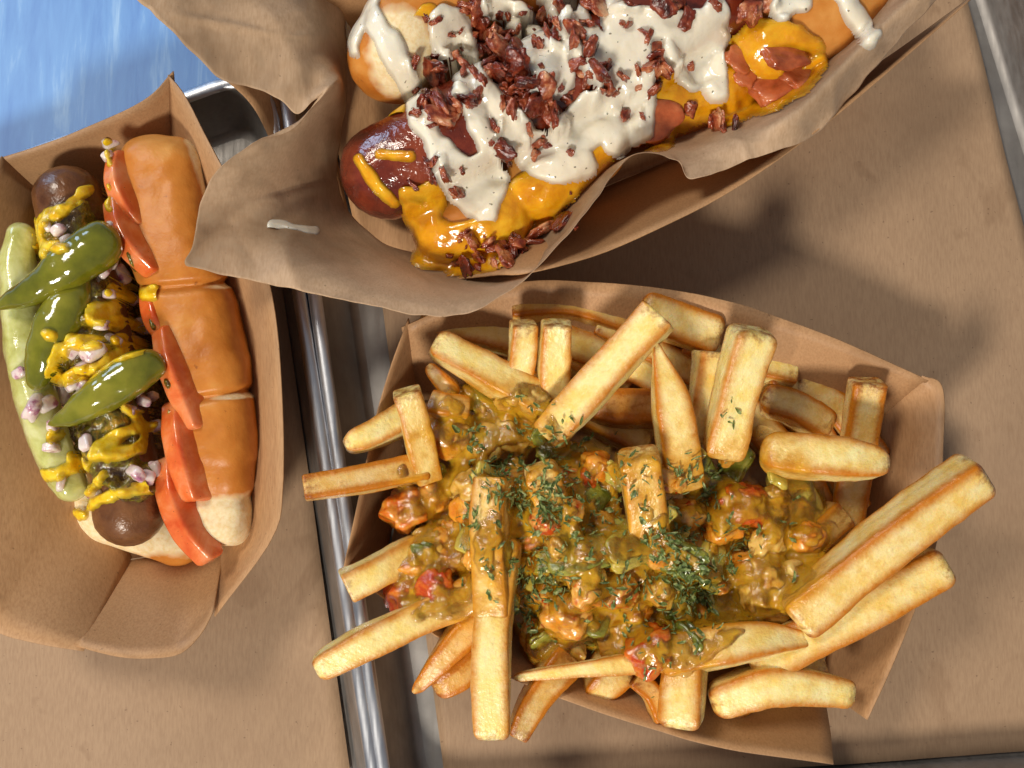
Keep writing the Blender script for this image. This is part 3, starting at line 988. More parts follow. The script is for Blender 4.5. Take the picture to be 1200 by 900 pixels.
# parchment
pc = [
 [(1000, -60, 12), (1030, -30, 30), (1055, -8, 46), (1082, -14, 55), (1108, -8, 51)],
 [(950, 20, 15), (985, 40, 32), (1008, 42, 46), (1035, 30, 56), (1062, 38, 51)],
 [(900, 70, 15), (930, 92, 30), (948, 102, 46), (975, 92, 56), (1004, 104, 51)],
 [(850, 110, 15), (875, 130, 30), (893, 142, 45), (922, 142, 55), (952, 160, 51)],
 [(800, 140, 15), (825, 152, 30), (845, 158, 42), (868, 166, 50), (885, 186, 53)],
 [(785, 145, 15), (805, 160, 30), (812, 175, 42), (812, 190, 50), (811, 211, 54)],
 [(740, 170, 15), (760, 175, 30), (770, 178, 42), (782, 181, 50), (793, 188, 55)],
 [(700, 200, 15), (715, 195, 30), (728, 190, 44), (738, 186, 52), (746, 182, 57)],
 [(640, 240, 12), (660, 246, 25), (680, 240, 38), (702, 226, 48), (714, 212, 55)],
 [(580, 290, 12), (610, 296, 22), (640, 292, 34), (666, 270, 45), (679, 259, 53)],
 [(520, 300, 12), (550, 318, 20), (585, 330, 32), (612, 326, 44), (628, 316, 51)],
 [(460, 290, 12), (490, 310, 20), (520, 332, 34), (546, 348, 46), (565, 360, 52)],
 [(430, 270, 12), (440, 290, 20), (450, 315, 38), (472, 345, 48), (500, 371, 52)],
 [(410, 250, 12), (400, 270, 22), (385, 295, 40), (392, 320, 50), (400, 352, 54)],
 [(400, 230, 12), (380, 240, 24), (340, 260, 42), (312, 290, 52), (302, 331, 56)],
 [(397, 216, 12), (373, 222, 26), (325, 238, 44), (278, 272, 54), (238, 316, 58.5)],
 [(395, 210, 12), (370, 215, 26), (320, 230, 44), (268, 265, 54), (217, 311, 59)],
 [(395, 204, 12), (370, 209, 26), (322, 222, 44), (270, 250, 54), (226, 286, 59)],
 [(395, 190, 12), (370, 190, 28), (330, 200, 46), (290, 208, 55), (247, 216, 59)],
 [(398, 170, 12), (378, 165, 30), (350, 165, 47), (325, 160, 55), (300, 170, 58)],
 [(400, 150, 12), (388, 140, 30), (372, 135, 46), (356, 140, 52), (345, 152, 54)],
 [(405, 125, 12), (402, 110, 30), (398, 98, 48), (388, 104, 54), (374, 118, 53)],
 [(405, 100, 12), (400, 85, 30), (388, 84, 48), (368, 105, 52), (350, 135, 55)],
 [(405, 70, 12), (395, 60, 30), (372, 65, 48), (345, 85, 56), (327, 119, 58)],
 [(410, 40, 12), (395, 40, 30), (366, 40, 50), (318, 62, 58), (295, 104, 60)],
 [(412, 15, 12), (395, 15, 30), (355, 12, 50), (300, 40, 60), (255, 92, 64)],
 [(420, -20, 12), (390, -15, 30), (340, -20, 50), (260, 0, 62), (210, 45, 68)],
 [(430, -70, 12), (390, -70, 30), (320, -80, 50), (230, -50, 62), (150, -10, 70)],
]
grid = np.array([A([(x, y, z / 1000) for x, y, z in c]) for c in pc])
nc, nr = 520, 72
g1 = np.stack([catmull(grid[:, j], nc) for j in range(5)], 1)
g2 = np.stack([catmull(g1[i], nr) for i in range(nc)], 0)
V = g2.reshape(-1, 3).copy()
w = np.repeat(np.linspace(0, 1, nr)[None], nc, 0).ravel()
rid = 1 - 2 * np.minimum(np.abs(vn(V, 24, 31)), np.abs(vn(V, 30, 37))) * 1.6
V[:, 2] += (0.0020 * rid + 0.0009 * (1 - 2 * np.abs(vn(V, 58, 35))) + 0.0003 * fbm(V, 140, 33, 2)) * (0.3 + w)
ed_ = w > 0.999
V[:, :2] += (0.0006 * np.stack([vn(V, 200, 41), vn(V, 200, 42)], 1)) * (w ** 6)[:, None]
I = np.arange(nc * nr).reshape(nc, nr)
q = np.stack([I[:-1, :-1], I[1:, :-1], I[1:, 1:], I[:-1, 1:]], -1).reshape(-1, 4)
parch = mk('parchment_sheet', V, q, M['parchment'])
pt = M['parchment'].node_tree
tr = pt.nodes.new('ShaderNodeBsdfTranslucent'); mx = pt.nodes.new('ShaderNodeMixShader')
tr.inputs[0].default_value = C(206, 160, 110); mx.inputs[0].default_value = 0.28
po = pt.nodes['Principled BSDF']
pt.links.new(po.outputs[0], mx.inputs[1]); pt.links.new(tr.outputs[0], mx.inputs[2])
pt.links.new(mx.outputs[0], pt.nodes['Material Output'].inputs[0])
md = parch.modifiers.new('thickness', 'SOLIDIFY'); md.thickness = 0.00013; md.offset = 0
tag(parch, 'crinkled grease-spotted brown parchment around the white-sauced hot dog', 'parchment')

T2 = bvh([bB, bF, sau2, parch] + uparts)
PEDGE = [[(1000, 128, 12), (960, 172, 12), (890, 200, 12)], [(818, 224, 12), (806, 200, 10), (770, 194, 8), (758, 196, 12), (732, 226, 12), (697, 272, 12), (650, 328, 12)], [(778, 218, 22), (745, 254, 24), (714, 296, 24), (672, 345, 22)]]
cheese = drape('cheese_sauce', M['cheese'], T2, [
    [(488, 250, 16), (520, 285, 26), (560, 285, 30), (595, 260, 32), (635, 224, 32), (668, 196, 22)], [(500, 300, 16), (540, 305, 16), (580, 296, 14)],
    [(745, 130, 28), (775, 115, 36), (800, 130, 20)], [(770, 150, 22)], [(860, 75, 26), (890, 45, 22), (925, 40, 16), (955, 55, 13)], [(868, 110, 22), (900, 85, 20)], [(850, 130, 16), (930, 100, 14), (960, 70, 12)],
    [(480, 225, 9), (508, 228, 14), (500, 262, 14)], [(668, 196, 20), (745, 140, 20)], [(800, 130, 22), (850, 110, 22)]],
    (395, -30, 1020, 345), 0.0007, 0.0028, 14, br=2.5, keep=0.6, wob=5, wf=150, lumpy=0.0007, lf=180, seed=12, one=True, poke=0.0012, holes=PEDGE)
tag(cheese, 'melted yellow cheese sauce over the bacon hot dog bun', 'cheese')
CHD = []
for stk, lb_ in (([[(446, 112, 17), (462, 122, 14)]], 'cheese dab low on the toasted bun end'), ([[(496, 24, 14), (503, 16, 14)]], 'cheese dab on the inner face of the toasted bun'), ([[(420, 185, 6), (440, 215, 8), (462, 238, 6)]], 'slanting yellow streak across the round sausage end'), ([[(445, 180, 6), (480, 182, 7)]], 'faint yellow streak on top of the round sausage end')):
    xx = [q[0] for q in stk[0]]; yy = [q[1] for q in stk[0]]
    CHD.append(tag(drape('cheese_sauce', M['cheese'], T2, stk, (min(xx) - 45, min(yy) - 45, max(xx) + 45, max(yy) + 45), 0.0005, 0.0018, 8, br=1.5, keep=.8, wob=1.5, seed=14, one=True), lb_, 'cheese', 'cheese dabs on the bacon hot dog'))
und2 = [bB, bF, sau2, cheese, parch] + CHD
T2 = bvh(und2)

BL = 'crisp red-brown bacon crumble among the white sauce drizzles'
fixed = [(500, 80, 17), (484, 74, 12), (516, 68, 13), (520, 130, 20), (545, 122, 15), (503, 118, 12), (560, 28, 15), (578, 48, 15), (596, 62, 16), (590, 92, 18), (612, 82, 15), (628, 108, 20), (620, 125, 17), (645, 130, 18), (652, 145, 14), (610, 152, 10), (585, 170, 13), (594, 185, 10),
    (584, 150, 10), (520, 195, 11), (507, 205, 12), (700, 12, 15), (716, 4, 12), (735, 14, 14), (775, 12, 15), (790, 4, 12), (775, 62, 14), (768, 78, 16), (785, 72, 12), (690, 92, 15), (684, 80, 12), (700, 100, 13), (662, 32, 13), (650, 24, 12), (640, 8, 15), (655, 50, 14), (668, 62, 13),
    (610, 8, 13), (545, 8, 13), (558, 4, 11), (878, 8, 15), (890, 2, 12), (735, 100, 9), (600, 292, 17), (622, 288, 17), (592, 305, 14), (640, 272, 15), (612, 305, 14), (560, 300, 12), (548, 316, 11), (580, 285, 12), (660, 262, 12),
    (846, 146, 15), (862, 150, 10), (555, 280, 13), (570, 100, 14), (575, 75, 13), (608, 105, 14), (556, 60, 12), (545, 42, 11), (632, 40, 12), (722, 120, 8), (600, 35, 12), (760, 95, 12)]
bac = []
BM = [('round sausage end', 455, 205), ('toasted bun end', 445, 60), ('white sauce tail on the parchment', 700, 215), ('pale flat bacon square', 918, 62), ('cheese patch under the sauce', 775, 120), ('parchment fold at right', 810, 190), ('parchment edge in front', 640, 310), ('broad sauce drizzle behind the sausage end', 535, 50), ('widest white sauce pool', 720, 120), ('lowest sauce drip', 565, 235)]
for i, (x, y, r) in enumerate(fixed):
    p, nrm = hit(T2, x, y, .04)
    rr = pr(r, .045) * .86
    V, F = lump(p + nrm * rr * 0.35, np.array([1.35, .95, .42]) * rr, 300 + i, amp=.36, f=1.3, sub=4, p=3.4, ridge=.08, fine=.05)
    o = mk('bacon_piece', V, F, M['bacon'])
    low = y > 250
    tag(o, where('bacon crumble on cheese' if low else ('large' if r > 15 else 'middling' if r > 12 else 'small') + ' bacon crumble', x, y, BM), 'bacon', 'bacon crumbled over the hot dog')
    bac.append(o)
ham = []
for i, (x, y, r, lb_) in enumerate([(772, 140, 24, 'flat bacon bit on the yellow cheese below the white sauce'), (745, 150, 18, 'folded bacon bit at the parchment edge below the white sauce'), (918, 62, 24, 'pale flat bacon square near the right end of the bun'), (905, 98, 22, 'browned flat bacon bit under the pale square'), (938, 92, 20, 'dark flat bacon bit beside the rolled parchment'), (868, 70, 15, 'small orange bacon bit at the edge of the white sauce'), (872, 92, 12, 'glossy orange bacon bit below the small one at the white sauce')]):
    p, nrm = hit(T2, x, y, .04)
    rr = pr(r, .045)
    V, F = lump(p + nrm * .0008, np.array([1.1, .9, .28]) * rr, 420 + i, amp=.24, f=1.3, sub=4, p=6, ridge=.06, rot=(random.uniform(-.4, .1), random.uniform(0, .5), random.uniform(0, 6)))
    o = mk('bacon_piece', V, F, M['ham'])
    tag(o, lb_, 'bacon', 'bacon crumbled over the hot dog')
    ham.append(o)

T2 = bvh(und2 + bac + ham)
rs = [
    [(434, 0, 13), (420, 14, 11), (414, 40, 9), (415, 60, 8)], [(434, 4, 13), (450, 38, 17), (468, 72, 15), (482, 98, 11)],
    [(523, 20, 21), (535, 50, 26), (548, 85, 22), (578, 115, 18), (600, 143, 18), (622, 172, 26), (655, 187, 30), (680, 188, 24)],
    [(486, 118, 12), (500, 152, 14), (515, 178, 17), (538, 206, 24), (558, 224, 30), (568, 248, 17)], [(575, 210, 22), (560, 240, 20)], [(560, 140, 13), (575, 178, 14), (560, 200, 16)], [(545, 90, 18), (558, 130, 15)],
    [(580, 2, 17), (607, 22, 19), (634, 66, 21), (655, 94, 22), (640, 100, 16)], [(612, 30, 15), (642, 62, 22)],
    [(650, -5, 20), (685, 42, 24), (715, 75, 32), (735, 45, 34), (720, 10, 18)], [(735, 110, 36), (715, 135, 36), (690, 150, 30), (665, 170, 26)], [(735, 146, 32), (720, 168, 20)], [(690, 130, 26), (660, 150, 14)],
    [(750, 25, 24), (790, 28, 24), (822, 40, 30), (832, 80, 23), (838, 108, 15)], [(740, 70, 30), (745, 100, 24)], [(800, 50, 26), (815, 88, 20)], [(925, -2, 24), (918, 8, 18)], [(990, -6, 12), (1004, 20, 14), (1018, 42, 13), (1030, 40, 8)], [(840, 10, 18), (830, 30, 20)]]
rs = [[(x, y, r * .91) for x, y, r in q_] for q_ in rs]
ranch = drape('white_sauce', M['ranch'], T2, rs, (395, -40, 1050, 275), 0.00055, 0.0026, 13, br=2.8, keep=0.30, wob=6, wf=140, lumpy=0.0003, lf=140, seed=21, zdrop=0.008, poke=0.0012, holes=PEDGE)
tag(ranch, 'creamy white sauce with dark specks drizzled over the bacon hot dog', 'sauce')
T2c = bvh(und2 + bac + ham + [ranch])
for i, (x, y, r) in enumerate([(590, 60, 17), (604, 80, 18), (620, 96, 16), (632, 120, 17), (648, 136, 13), (640, 100, 13), (575, 40, 14), (585, 85, 12), (612, 60, 12), (560, 18, 13), (692, 60, 15), (700, 85, 14), (672, 38, 13), (768, 70, 15), (780, 82, 12), (655, 12, 14), (705, 8, 14), (778, 8, 13), (520, 132, 15), (500, 120, 12), (618, 150, 9), (590, 178, 12), (508, 190, 9), (548, 118, 12), (736, 30, 7), (808, 78, 6), (748, 100, 6), (668, 180, 6), (882, 12, 12), (600, 118, 13), (578, 150, 8)]):
    p, nrm = hit(T2c, x, y, .05)
    rr = pr(r, .05) * .82
    V, F = lump(p + nrm * rr * 0.3, np.array([1.35, .95, .42]) * rr, 1300 + i, amp=.36, f=1.3, sub=4, p=3.4, ridge=.1, fine=.05)
    o = mk('bacon_piece', V, F, M['bacon'])
    tag(o, where(('large' if r > 15 else 'middling' if r > 11 else 'small') + ' bacon crumble on top of the sauce,', x, y, BM), 'bacon', 'bacon crumbled over the hot dog')
CV, CF, cn = [], [], 0
_b = random.Random(3)
for i in range(120):
    x0, y0, r0 = _b.choice(fixed)
    x, y = x0 + _b.gauss(0, 20), y0 + _b.gauss(0, 18)
    if x < 475 or y > 315 or (x - 640) * .66 + (y - 300) > -8: continue
    p, nrm = hit(T2c, x, y, .05)
    rr = pr(_b.uniform(2.0, 7.5), .05)
    V, F = lump(p + nrm * rr * 0.25, np.array([1.4, .9, .5]) * rr, 2300 + i, amp=.6, f=1.6, sub=3, p=4.5, ridge=.2)
    CV.append(V); CF += [[a + cn for a in f] for f in F]; cn += len(V)
o = mk('bacon_crumbs', np.concatenate(CV), CF, M['bacon'])
tag(o, 'tiny bacon crumbs sprinkled over the white sauce and cheese', 'bacon', kind='stuff')
T2b = bvh([parch])
drip = drape('white_sauce', M['ranch'], T2b, [[(320, 264, 7), (332, 263, 5), (345, 266, 4), (370, 269, 5)]], (300, 240, 390, 290), 0.0003, 0.0012, 5, br=1, keep=1, wob=1, seed=2)
tag(drip, 'small white sauce smear on the bare parchment flap', 'sauce')

# ------------------------------------------------------------------ fries
gpoly = [[(500, 560, 40), (540, 500, 48), (600, 490, 40), (620, 560, 70), (680, 580, 70), (760, 600, 75), (840, 590, 70), (900, 570, 50), (935, 600, 40), (920, 660, 50), (880, 690, 40), (820, 700, 65), (760, 720, 60), (690, 690, 70), (640, 730, 40)],
         [(490, 600, 30), (520, 640, 40), (500, 690, 38), (560, 690, 40), (620, 640, 70)], [(560, 470, 28), (620, 480, 30)], [(760, 760, 26), (800, 770, 22), (840, 740, 25)], [(930, 540, 26), (900, 530, 30)]]

def fry(pts, w, label, hgt=None, p=7, roll=None, taper=(1, 1), brown=0.1, seed=0, mat='fry', cap=0.0011, capmin=0.84, mids=None, group='loose fries in the boat'):
    P = A([(x, y, z / 1000) for x, y, z in pts])
    zm = np.mean([q[2] for q in pts]) / 1000
    k = len(pts)
    w = w * 0.89
    W = [pr(w, zm) * (taper[0] + (taper[1] - taper[0]) * i / (k - 1)) for i in range(k)]
    if k == 3 and mids: W[1] = pr(w, zm) * mids
    r = random.Random(seed)
    hh = hgt if hgt else r.uniform(.85, 1.05)
    Hh = [v * hh for v in W]
    p = max(p, 8.5)
    V, F, u, cor, en = sweep(P, W, Hh, n=40, m=48, p=p, roll=(r.uniform(-.35, .35) if roll is None else roll), cap=cap, capmin=capmin, namp=0.00022, nf=260, big=0.0006, seed=seed * 13, twist=r.uniform(-.35, .35))
    tip = np.clip(1 - en / 0.006, 0, 1)
    g = stroke_field(pix(V), gpoly) + 14 * fbm(V, 120, seed, 2)
    oil = np.clip((g + 12) / 24, 0, 1)
    Lm = float(np.linalg.norm(P[-1] - P[0]))
    sv = np.append(np.tile(np.arange(48) / 48 * 4 * W[0], (len(V) - 2) // 48), [0, 0])
    o = mk('french_fry', V, F, M[mat], None, {'corner': cor, 'tip': tip, 'oil': oil, 'su': u * Lm + seed, 'sv': sv})
    o['brown'] = float(brown)
    tag(o, label, 'french fry', group)
    return o

fries = []
def ff(*a, **k):
    k.setdefault('seed', len(fries) + 1)
    fries.append(fry(*a, **k))

# bottom layer and back row
ff([(492, 374, 24), (600, 398, 20), (740, 440, 14)], 42, 'long pale fry lying along the back wall under the parchment flap', brown=.0)
ff([(600, 366, 27), (670, 362, 27), (742, 382, 25)], 38, 'golden brown fry lying at the very back of the boat', brown=.45, taper=(.8, .9))
ff([(748, 364, 33), (790, 378, 32), (842, 396, 30)], 54, 'crusty yellow fry end at the back behind the long diagonal fry', brown=.25, cap=.004, capmin=.5)
ff([(660, 396, 22), (720, 418, 20), (800, 455, 17)], 44, 'pale fry lying in shadow behind the long diagonal fry', brown=.05)
ff([(690, 470, 20), (720, 478, 22), (790, 480, 20)], 48, 'dark browned fry in the gap behind the pointed fry', brown=.75)
ff([(890, 470, 21), (930, 480, 20), (970, 506, 18)], 42, 'flat brownish fry on the floor by the back wall', brown=.35, cap=.004, capmin=.4)
ff([(1016, 446, 34), (1008, 510, 26), (985, 640, 14)], 44, 'upright fry leaning in the far right corner of the boat', brown=.35, hgt=.9)
ff([(905, 440, 18), (960, 520, 14), (1000, 600, 12)], 42, 'shadowed fry low by the right wall', brown=.3)
ff([(860, 470, 16), (940, 560, 14), (980, 650, 12)], 44, 'shadowed fry low below the rounded yellow fry', brown=.3)
ff([(840, 830, 18), (900, 790, 20), (960, 770, 18)], 46, 'dull fry mostly hidden above the short curved fry', brown=.15)
ff([(700, 420, 14), (840, 440, 12), (900, 480, 12)], 46, 'fry low in the boat near the back wall', brown=.25)
ff([(560, 440, 14), (660, 470, 14), (760, 520, 14)], 46, 'fry low in the boat under the two short pale fries', brown=.25)
ff([(520, 560, 14), (600, 640, 14), (660, 760, 14)], 46, 'fry buried in sauce along the left of the pile', brown=.2)
ff([(690, 640, 14), (800, 720, 14), (900, 740, 14)], 46, 'fry buried in sauce along the front of the pile', brown=.2)
ff([(690, 815, 26), (702, 800, 28), (730, 770, 28)], 56, 'blunt fry tip poking out at the front rim under the thin wedge', brown=.3, taper=(.5, 1), cap=.006, capmin=.2)
ff([(930, 450, 16), (980, 480, 14), (1025, 540, 12)], 40, 'shadowed fry in the far right corner beside the upright one', brown=.25)
ff([(800, 400, 24), (850, 420, 22), (930, 440, 20)], 38, 'fry along the back wall behind the tall thick fry', brown=.15)
ff([(700, 380, 24), (760, 410, 24), (830, 450, 22)], 38, 'fry wedged low behind the sharply pointed fry', brown=.2)
ff([(985, 600, 24), (940, 640, 26), (880, 690, 26)], 40, 'fry half hidden between sauce and biggest fry', brown=.3)
# left side
ff([(404, 522, 40), (440, 508, 37), (490, 482, 30)], 40, 'pale pointed fry over the left rim above the orange-brown one', taper=(.7, 1), brown=.0, cap=.005, capmin=.3)
ff([(356, 572, 46), (420, 562, 43), (500, 548, 37)], 36, 'orange-brown fry sticking furthest out over the left rim', brown=.5, taper=(.95, 1.1), p=6)
ff([(502, 428, 35), (516, 444, 36), (534, 462, 33)], 28, 'small curled brown fry at the upper left of the pile', brown=.5, taper=(.5, 1), cap=.004, capmin=.3)
ff([(506, 472, 38), (520, 476, 39), (545, 482, 36)], 32, 'stubby orange fry end beside the upper left sauce', brown=.4)
ff([(476, 458, 54), (488, 500, 47), (502, 562, 36)], 38, 'pale fry standing steeply at the left of the sauce', brown=.0, hgt=.8, p=6)
ff([(508, 402, 41), (560, 430, 40), (640, 478, 36)], 46, 'thick pale yellow fry slanting into the upper left sauce', brown=.05, taper=(.85, 1.05), cap=.004, capmin=.45)
ff([(614, 378, 47), (612, 410, 42), (608, 450, 34)], 36, 'short pale upright fry, left one of the pair at the back', brown=.1, hgt=.9, p=6)
ff([(652, 378, 49), (650, 415, 43), (648, 462, 35)], 40, 'short pale upright fry, right one of the pair at the back', brown=.0, hgt=.9, p=6)
ff([(405, 688, 42), (440, 670, 40), (500, 640, 33)], 42, 'pale blunt fry end over the left rim above the longest left fry', brown=.0, taper=(1, 1), p=5)
ff([(370, 784, 45), (440, 748, 44), (570, 688, 37)], 46, 'long pale fry with browned tip pointing to the lower left', brown=.05, taper=(.72, 1.1), cap=.004, capmin=.5)
ff([(484, 812, 36), (520, 770, 38), (566, 716, 35)], 46, 'brown fry wedge with a sharp tip at the lower left', brown=.55, taper=(.25, 1.05), cap=.004, capmin=.1)
ff([(508, 806, 33), (540, 788, 33), (590, 740, 30)], 42, 'rough dark-edged fry beneath the brown wedge', brown=.6, taper=(.8, 1), cap=.005, capmin=.4)
ff([(606, 864, 36), (628, 820, 36), (665, 768, 32)], 44, 'golden brown fry leaning beside the pale hanging fry', brown=.5, taper=(.6, 1.1), cap=.004)
ff([(576, 864, 46), (576, 760, 48), (590, 630, 46)], 48, 'big pale fry hanging straight down over the front rim', brown=.0, taper=(1, .98), p=4.2, cap=.003, capmin=.6)
# front and right
ff([(602, 794, 41), (700, 782, 42), (840, 768, 38)], 34, 'thin pale wedge fry lying along the front rim', brown=.05, taper=(.25, 1.1), cap=.003, capmin=.2, p=3)
ff([(744, 794, 34), (764, 812, 34), (776, 842, 33)], 26, 'narrow brown fry sliver beside the blunt front fry', brown=.6)
ff([(796, 852, 40), (800, 810, 40), (805, 740, 36)], 58, 'blunt fry end pointing to the front rim below the sauce', brown=.12, taper=(.92, .95), cap=.004, capmin=.55)
ff([(952, 750, 41), (880, 752, 43), (770, 772, 39)], 50, 'pointed yellow fry coming out of the sauce to the right', brown=.15, taper=(.35, 1.05), mids=.95, cap=.004, capmin=.2)
ff([(832, 822, 35), (905, 802, 37), (1000, 812, 33)], 50, 'short curved fry lying inside the front wall at right', brown=.08, taper=(.85, .7), mids=1.0, cap=.005, capmin=.35, p=3.6)
ff([(1108, 660, 44), (1020, 708, 41), (880, 782, 34)], 56, 'second longest fry at right, below the big bubbled one', brown=.16, taper=(.95, 1.05), cap=.004, capmin=.5)
ff([(1148, 552, 56), (1050, 625, 52), (930, 726, 44)], 60, 'biggest fry with flaky golden skin, reaching furthest right', brown=.22, taper=(.95, 1.05), cap=.003, capmin=.65, p=4)
ff([(1042, 544, 46), (980, 538, 46), (890, 532, 42)], 52, 'rounded yellow fry at the right end of the sauce', brown=.12, taper=(.75, 1.0), mids=1.0, cap=.006, capmin=.2)
ff([(836, 412, 38), (832, 450, 36), (822, 520, 32)], 46, 'greyish upright fry behind the two tall pale ones', brown=.05, hgt=.8)
ff([(884, 386, 60), (868, 440, 53), (846, 535, 42)], 58, 'tall thick pale fry standing highest near the back', brown=.0, taper=(1, .9), p=4.5, cap=.003, capmin=.6)
ff([(768, 400, 58), (786, 470, 53), (800, 575, 43)], 54, 'sharply pointed fry with browned skin edge near the middle back', brown=.18, taper=(.15, 1.0), mids=.85, cap=.003, capmin=.1)
ff([(772, 368, 58), (715, 430, 54), (642, 512, 46)], 50, 'long diagonal fry with browned end crossing the back of the pile', brown=.05, taper=(1, .95), hgt=.8, p=6)
ff([(748, 530, 60), (754, 575, 53), (762, 650, 42)], 54, 'stubby yellow fry end with charred top in the sauce', brown=.1, p=5, cap=.003, capmin=.6)
ff([(632, 545, 57), (650, 600, 50), (690, 690, 42)], 46, 'parsley-covered fry end in the middle of the sauce', brown=.1, p=4, cap=.004, capmin=.5)
ff([(578, 560, 50), (574, 640, 51), (578, 720, 48)], 46, 'sauce-coated fry just above the big hanging fry', brown=.1)

# crawfish, peppers and sauce
FM = [('steep pale fry at left', 490, 500), ('tall thick pale fry', 868, 440), ('sharply pointed fry', 785, 470), ('long diagonal fry', 700, 440), ('big hanging pale fry', 576, 740), ('charred yellow fry end', 752, 570), ('parsley-covered fry end', 635, 560), ('biggest flaky fry', 1000, 660),
      ('rounded yellow fry', 960, 540), ('blunt front fry', 797, 810), ('pointed yellow fry at right', 900, 750), ('thin wedge fry', 700, 785), ('orange-brown fry at left', 430, 562), ('long fry with browned tip', 460, 740)]
chunks = [  # x, y, r, kind, squash
    (527, 506, 29, 'orange'), (566, 520, 28, 'tan'), (602, 506, 26, 'tan'), (476, 598, 27, 'red'), (500, 584, 24, 'orange'), (508, 632, 24, 'tan'), (532, 648, 28, 'orange'), (552, 574, 26, 'tan'), (548, 600, 22, 'orange'),
    (487, 690, 32, 'red'), (512, 690, 22, 'red'), (540, 560, 18, 'green'), (512, 566, 18, 'green'), (640, 610, 20, 'orange'), (626, 628, 18, 'red'), (606, 610, 24, 'tan'), (700, 546, 18, 'orange'), (690, 560, 14, 'red'), (706, 612, 15, 'tan'),
    (742, 642, 26, 'yellow'), (716, 630, 22, 'green'), (662, 716, 32, 'orange'), (690, 692, 22, 'orange'), (640, 756, 24, 'tan'), (666, 758, 18, 'tan'), (734, 752, 28, 'tan'), (762, 762, 26, 'red'), (800, 765, 26, 'green'), (868, 592, 34, 'red'), (846, 610, 26, 'orange'),
    (908, 584, 17, 'tan'), (904, 600, 18, 'tan'), (934, 590, 30, 'yellow'), (900, 690, 36, 'tan'), (872, 672, 26, 'orange'), (925, 675, 26, 'tan'), (900, 632, 26, 'tan'), (850, 718, 22, 'yellow'), (835, 662, 20, 'yellow'), (826, 560, 20, 'green'), (800, 605, 22, 'orange'), (785, 650, 26, 'green'),
    (800, 690, 26, 'green'), (770, 690, 22, 'tan'), (720, 690, 26, 'orange'), (680, 650, 24, 'green'), (650, 665, 26, 'yellow'), (610, 570, 20, 'orange'), (660, 545, 20, 'green'), (570, 470, 20, 'green'), (600, 466, 18, 'tan'), (560, 640, 20, 'yellow'), (700, 720, 20, 'green'), (820, 730, 20, 'orange'),
    (500, 655, 16, 'green'), (690, 590, 18, 'green'), (860, 548, 20, 'green'), (910, 548, 18, 'yellow'), (940, 630, 20, 'orange'), (720, 560, 14, 'yellow'), (780, 560, 16, 'orange'), (745, 715, 18, 'orange')]
_r = random.Random(11)
for _ in range(70):
    for _t in range(20):
        x, y = _r.uniform(470, 950), _r.uniform(480, 790)
        if stroke_field(np.array([[x, y]]), gpoly)[0] > 8: break
    chunks.append((x, y, _r.uniform(9, 17), _r.choice(['orange', 'tan', 'tan', 'orange', 'yellow', 'yellow', 'orange', 'tan', 'green'])))
lab = {'orange': 'glazed orange crawfish tail lump', 'red': 'red-streaked crawfish tail lump', 'tan': 'pale tan crawfish tail lump', 'yellow': 'translucent yellow celery piece', 'green': 'olive green pepper piece'}
cname = {'orange': 'crawfish_tail', 'red': 'crawfish_tail', 'tan': 'crawfish_tail', 'yellow': 'celery_piece', 'green': 'pepper_piece'}
ccat = {'orange': 'crawfish', 'red': 'crawfish', 'tan': 'crawfish', 'yellow': 'celery', 'green': 'pepper'}
gx, gy = at(700, 620, .035)[:2]
def mound(X, Y):
    r2 = ((X - gx) / 0.085) ** 2 + ((Y - gy) / 0.058) ** 2
    return 0.0405 - 0.026 * np.clip(r2, 0, 3) + 0.003 * fbm(np.stack([X, Y, 0 * X], -1), 60, 5, 2)
T3 = bvh(fries)
cobjs = []
for i, (x, y, r, kd) in enumerate(chunks):
    p, nrm = hit(T3, x, y, .03)
    q = at(x, y, .05)
    zm = float(mound(q[0], q[1]))
    z = max(p[2], zm)
    z = min(z, zm + .014)
    c = at(x, y, z + 0.001)
    rr = pr(r, z)
    if kd in ('green', 'yellow'):
        V, F = lump(c, np.array([1.4, .8, .3]) * rr, 500 + i, amp=.22, f=1.1, sub=4, p=6, rot=(random.uniform(-.7, .7), random.uniform(-.7, .7), random.uniform(0, 6)))
    else:
        V, F = lump(c, np.array([1.15, .95, .8]) * rr, 500 + i, amp=.26, f=1.5, sub=4, p=2.2, ridge=.10, fine=.02)
    o = mk(cname[kd], V, F, M['ch_' + kd])
    tag(o, where(lab[kd], x, y, FM), ccat[kd], kd + ' pieces in the fries topping')
    cobjs.append(o)
T3 = bvh(fries + cobjs + fparts)
gravy = drape('gravy', M['gravy'], T3, gpoly, (430, 420, 1000, 810), 0.0006, 0.0013, 14, br=2.8, keep=0.42, zlo=.004, wob=9, wf=110, lumpy=0.0010, lf=210, mound=mound, seed=31, zdrop=.012, poke=.0035, dil=False, sink=.0005, holes=[[(748, 540, 26), (756, 590, 24)], [(772, 420, 26), (795, 545, 24)], [(880, 400, 32), (846, 528, 32)], [(480, 460, 22), (500, 552, 20)], [(576, 860, 24), (576, 690, 22)], [(510, 400, 26), (580, 440, 24)], [(770, 370, 26), (680, 470, 24)], [(1040, 540, 30), (912, 535, 30)], [(630, 552, 18), (640, 575, 14)], [(370, 784, 24), (460, 740, 20)]])
tag(gravy, 'glossy amber seafood gravy pooled over the fries', 'sauce')

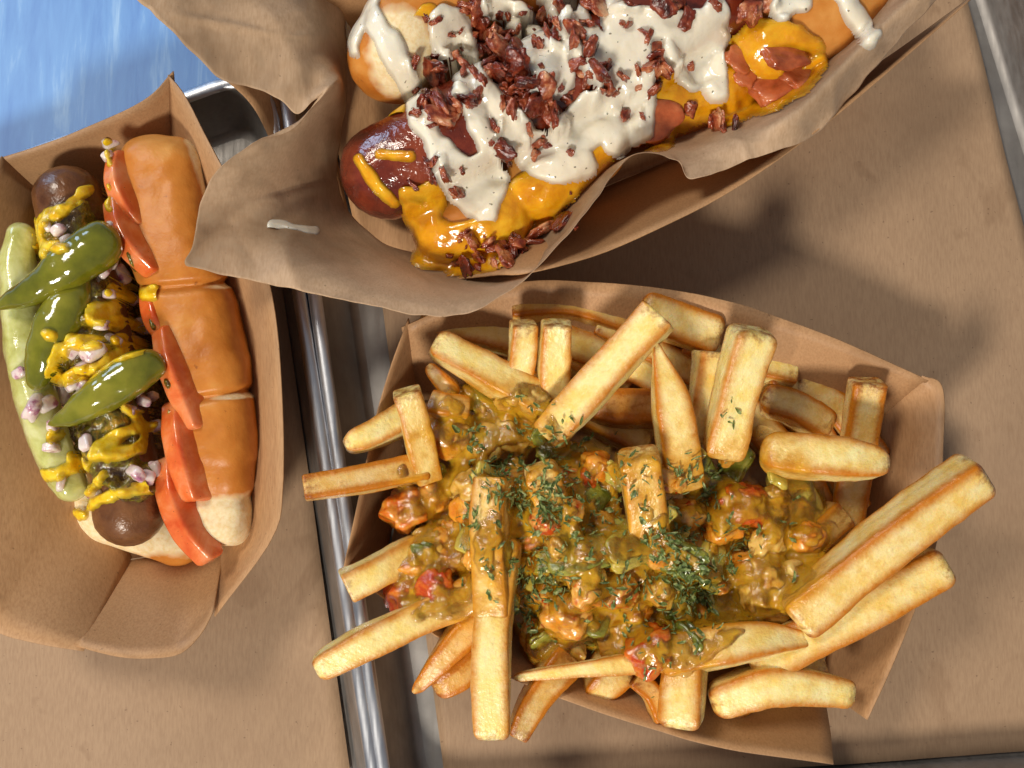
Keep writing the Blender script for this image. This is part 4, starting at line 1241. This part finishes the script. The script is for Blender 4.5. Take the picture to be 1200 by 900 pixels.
# parsley
T3 = bvh(fries + cobjs + [gravy])
cl = [(570, 545, 16, 26), (600, 560, 18, 40), (590, 580, 14, 24), (640, 575, 22, 60), (632, 600, 16, 36), (650, 560, 14, 20), (625, 670, 24, 60), (640, 690, 18, 36), (622, 725, 14, 26), (700, 590, 30, 22), (680, 605, 22, 22), (800, 675, 26, 80), (820, 690, 24, 70), (790, 630, 24, 40), (770, 640, 20, 24),
      (870, 650, 14, 24), (860, 630, 14, 14), (835, 560, 24, 26), (800, 550, 20, 10), (740, 555, 24, 16), (850, 490, 16, 6), (555, 510, 14, 14), (660, 510, 18, 16), (560, 600, 18, 18), (650, 640, 30, 26), (760, 770, 24, 14), (790, 720, 22, 20), (830, 740, 18, 8), (700, 650, 50, 26), (760, 690, 40, 24), (600, 500, 30, 12), (690, 540, 30, 14), (900, 620, 40, 10), (800, 590, 40, 24), (640, 530, 30, 16), (550, 640, 36, 12), (720, 720, 40, 14), (820, 620, 40, 24), (580, 650, 14, 8)]
PV, PF = [], []
pr_ = np.random.default_rng(5)
for (x, y, s, n) in cl:
    for _ in range(n):
        a, b = x + pr_.normal() * s * .72, y + pr_.normal() * s * .72
        p, nrm = hit(T3, a, b, .03)
        L = pr(pr_.uniform(4, 13), .045); w = L * pr_.uniform(.16, .45)
        yaw = pr_.uniform(0, 6.28)
        t = np.array([math.cos(yaw), math.sin(yaw), pr_.uniform(-.25, .8)])
        t = t - nrm * (t @ nrm) * .5; t /= np.linalg.norm(t)
        sd = np.cross(nrm, t); sd /= np.linalg.norm(sd) + 1e-9
        c = p + nrm * (.0004 + .0018 * pr_.random() ** 2)
        nb = len(PV) and sum(len(v) for v in PV)
        k = 5
        vs = []
        cur = pr_.uniform(-.5, .9)
        for q in range(k):
            u = q / (k - 1)
            wd = w * math.sin(math.pi * (0.12 + .8 * u)) * (1 + .35 * pr_.normal())
            ce = c + t * L * (u - .3) + nrm * L * cur * (u - .4) ** 2
            vs += [ce + sd * wd * .5 + nrm * w * .18, ce - nrm * w * .05, ce - sd * wd * .5 + nrm * w * .18]
        PV.append(np.array(vs))
        for q in range(k - 1):
            for e in range(2):
                i0 = nb + q * 3 + e
                PF.append([i0, i0 + 1, i0 + 4, i0 + 3])
par = mk('parsley_flakes', np.concatenate(PV), PF, M['parsley'], smooth=False)
md = par.modifiers.new('thickness', 'SOLIDIFY'); md.thickness = 0.00012
tag(par, 'chopped green parsley flakes sprinkled over the sauced fries', 'parsley', kind='stuff')
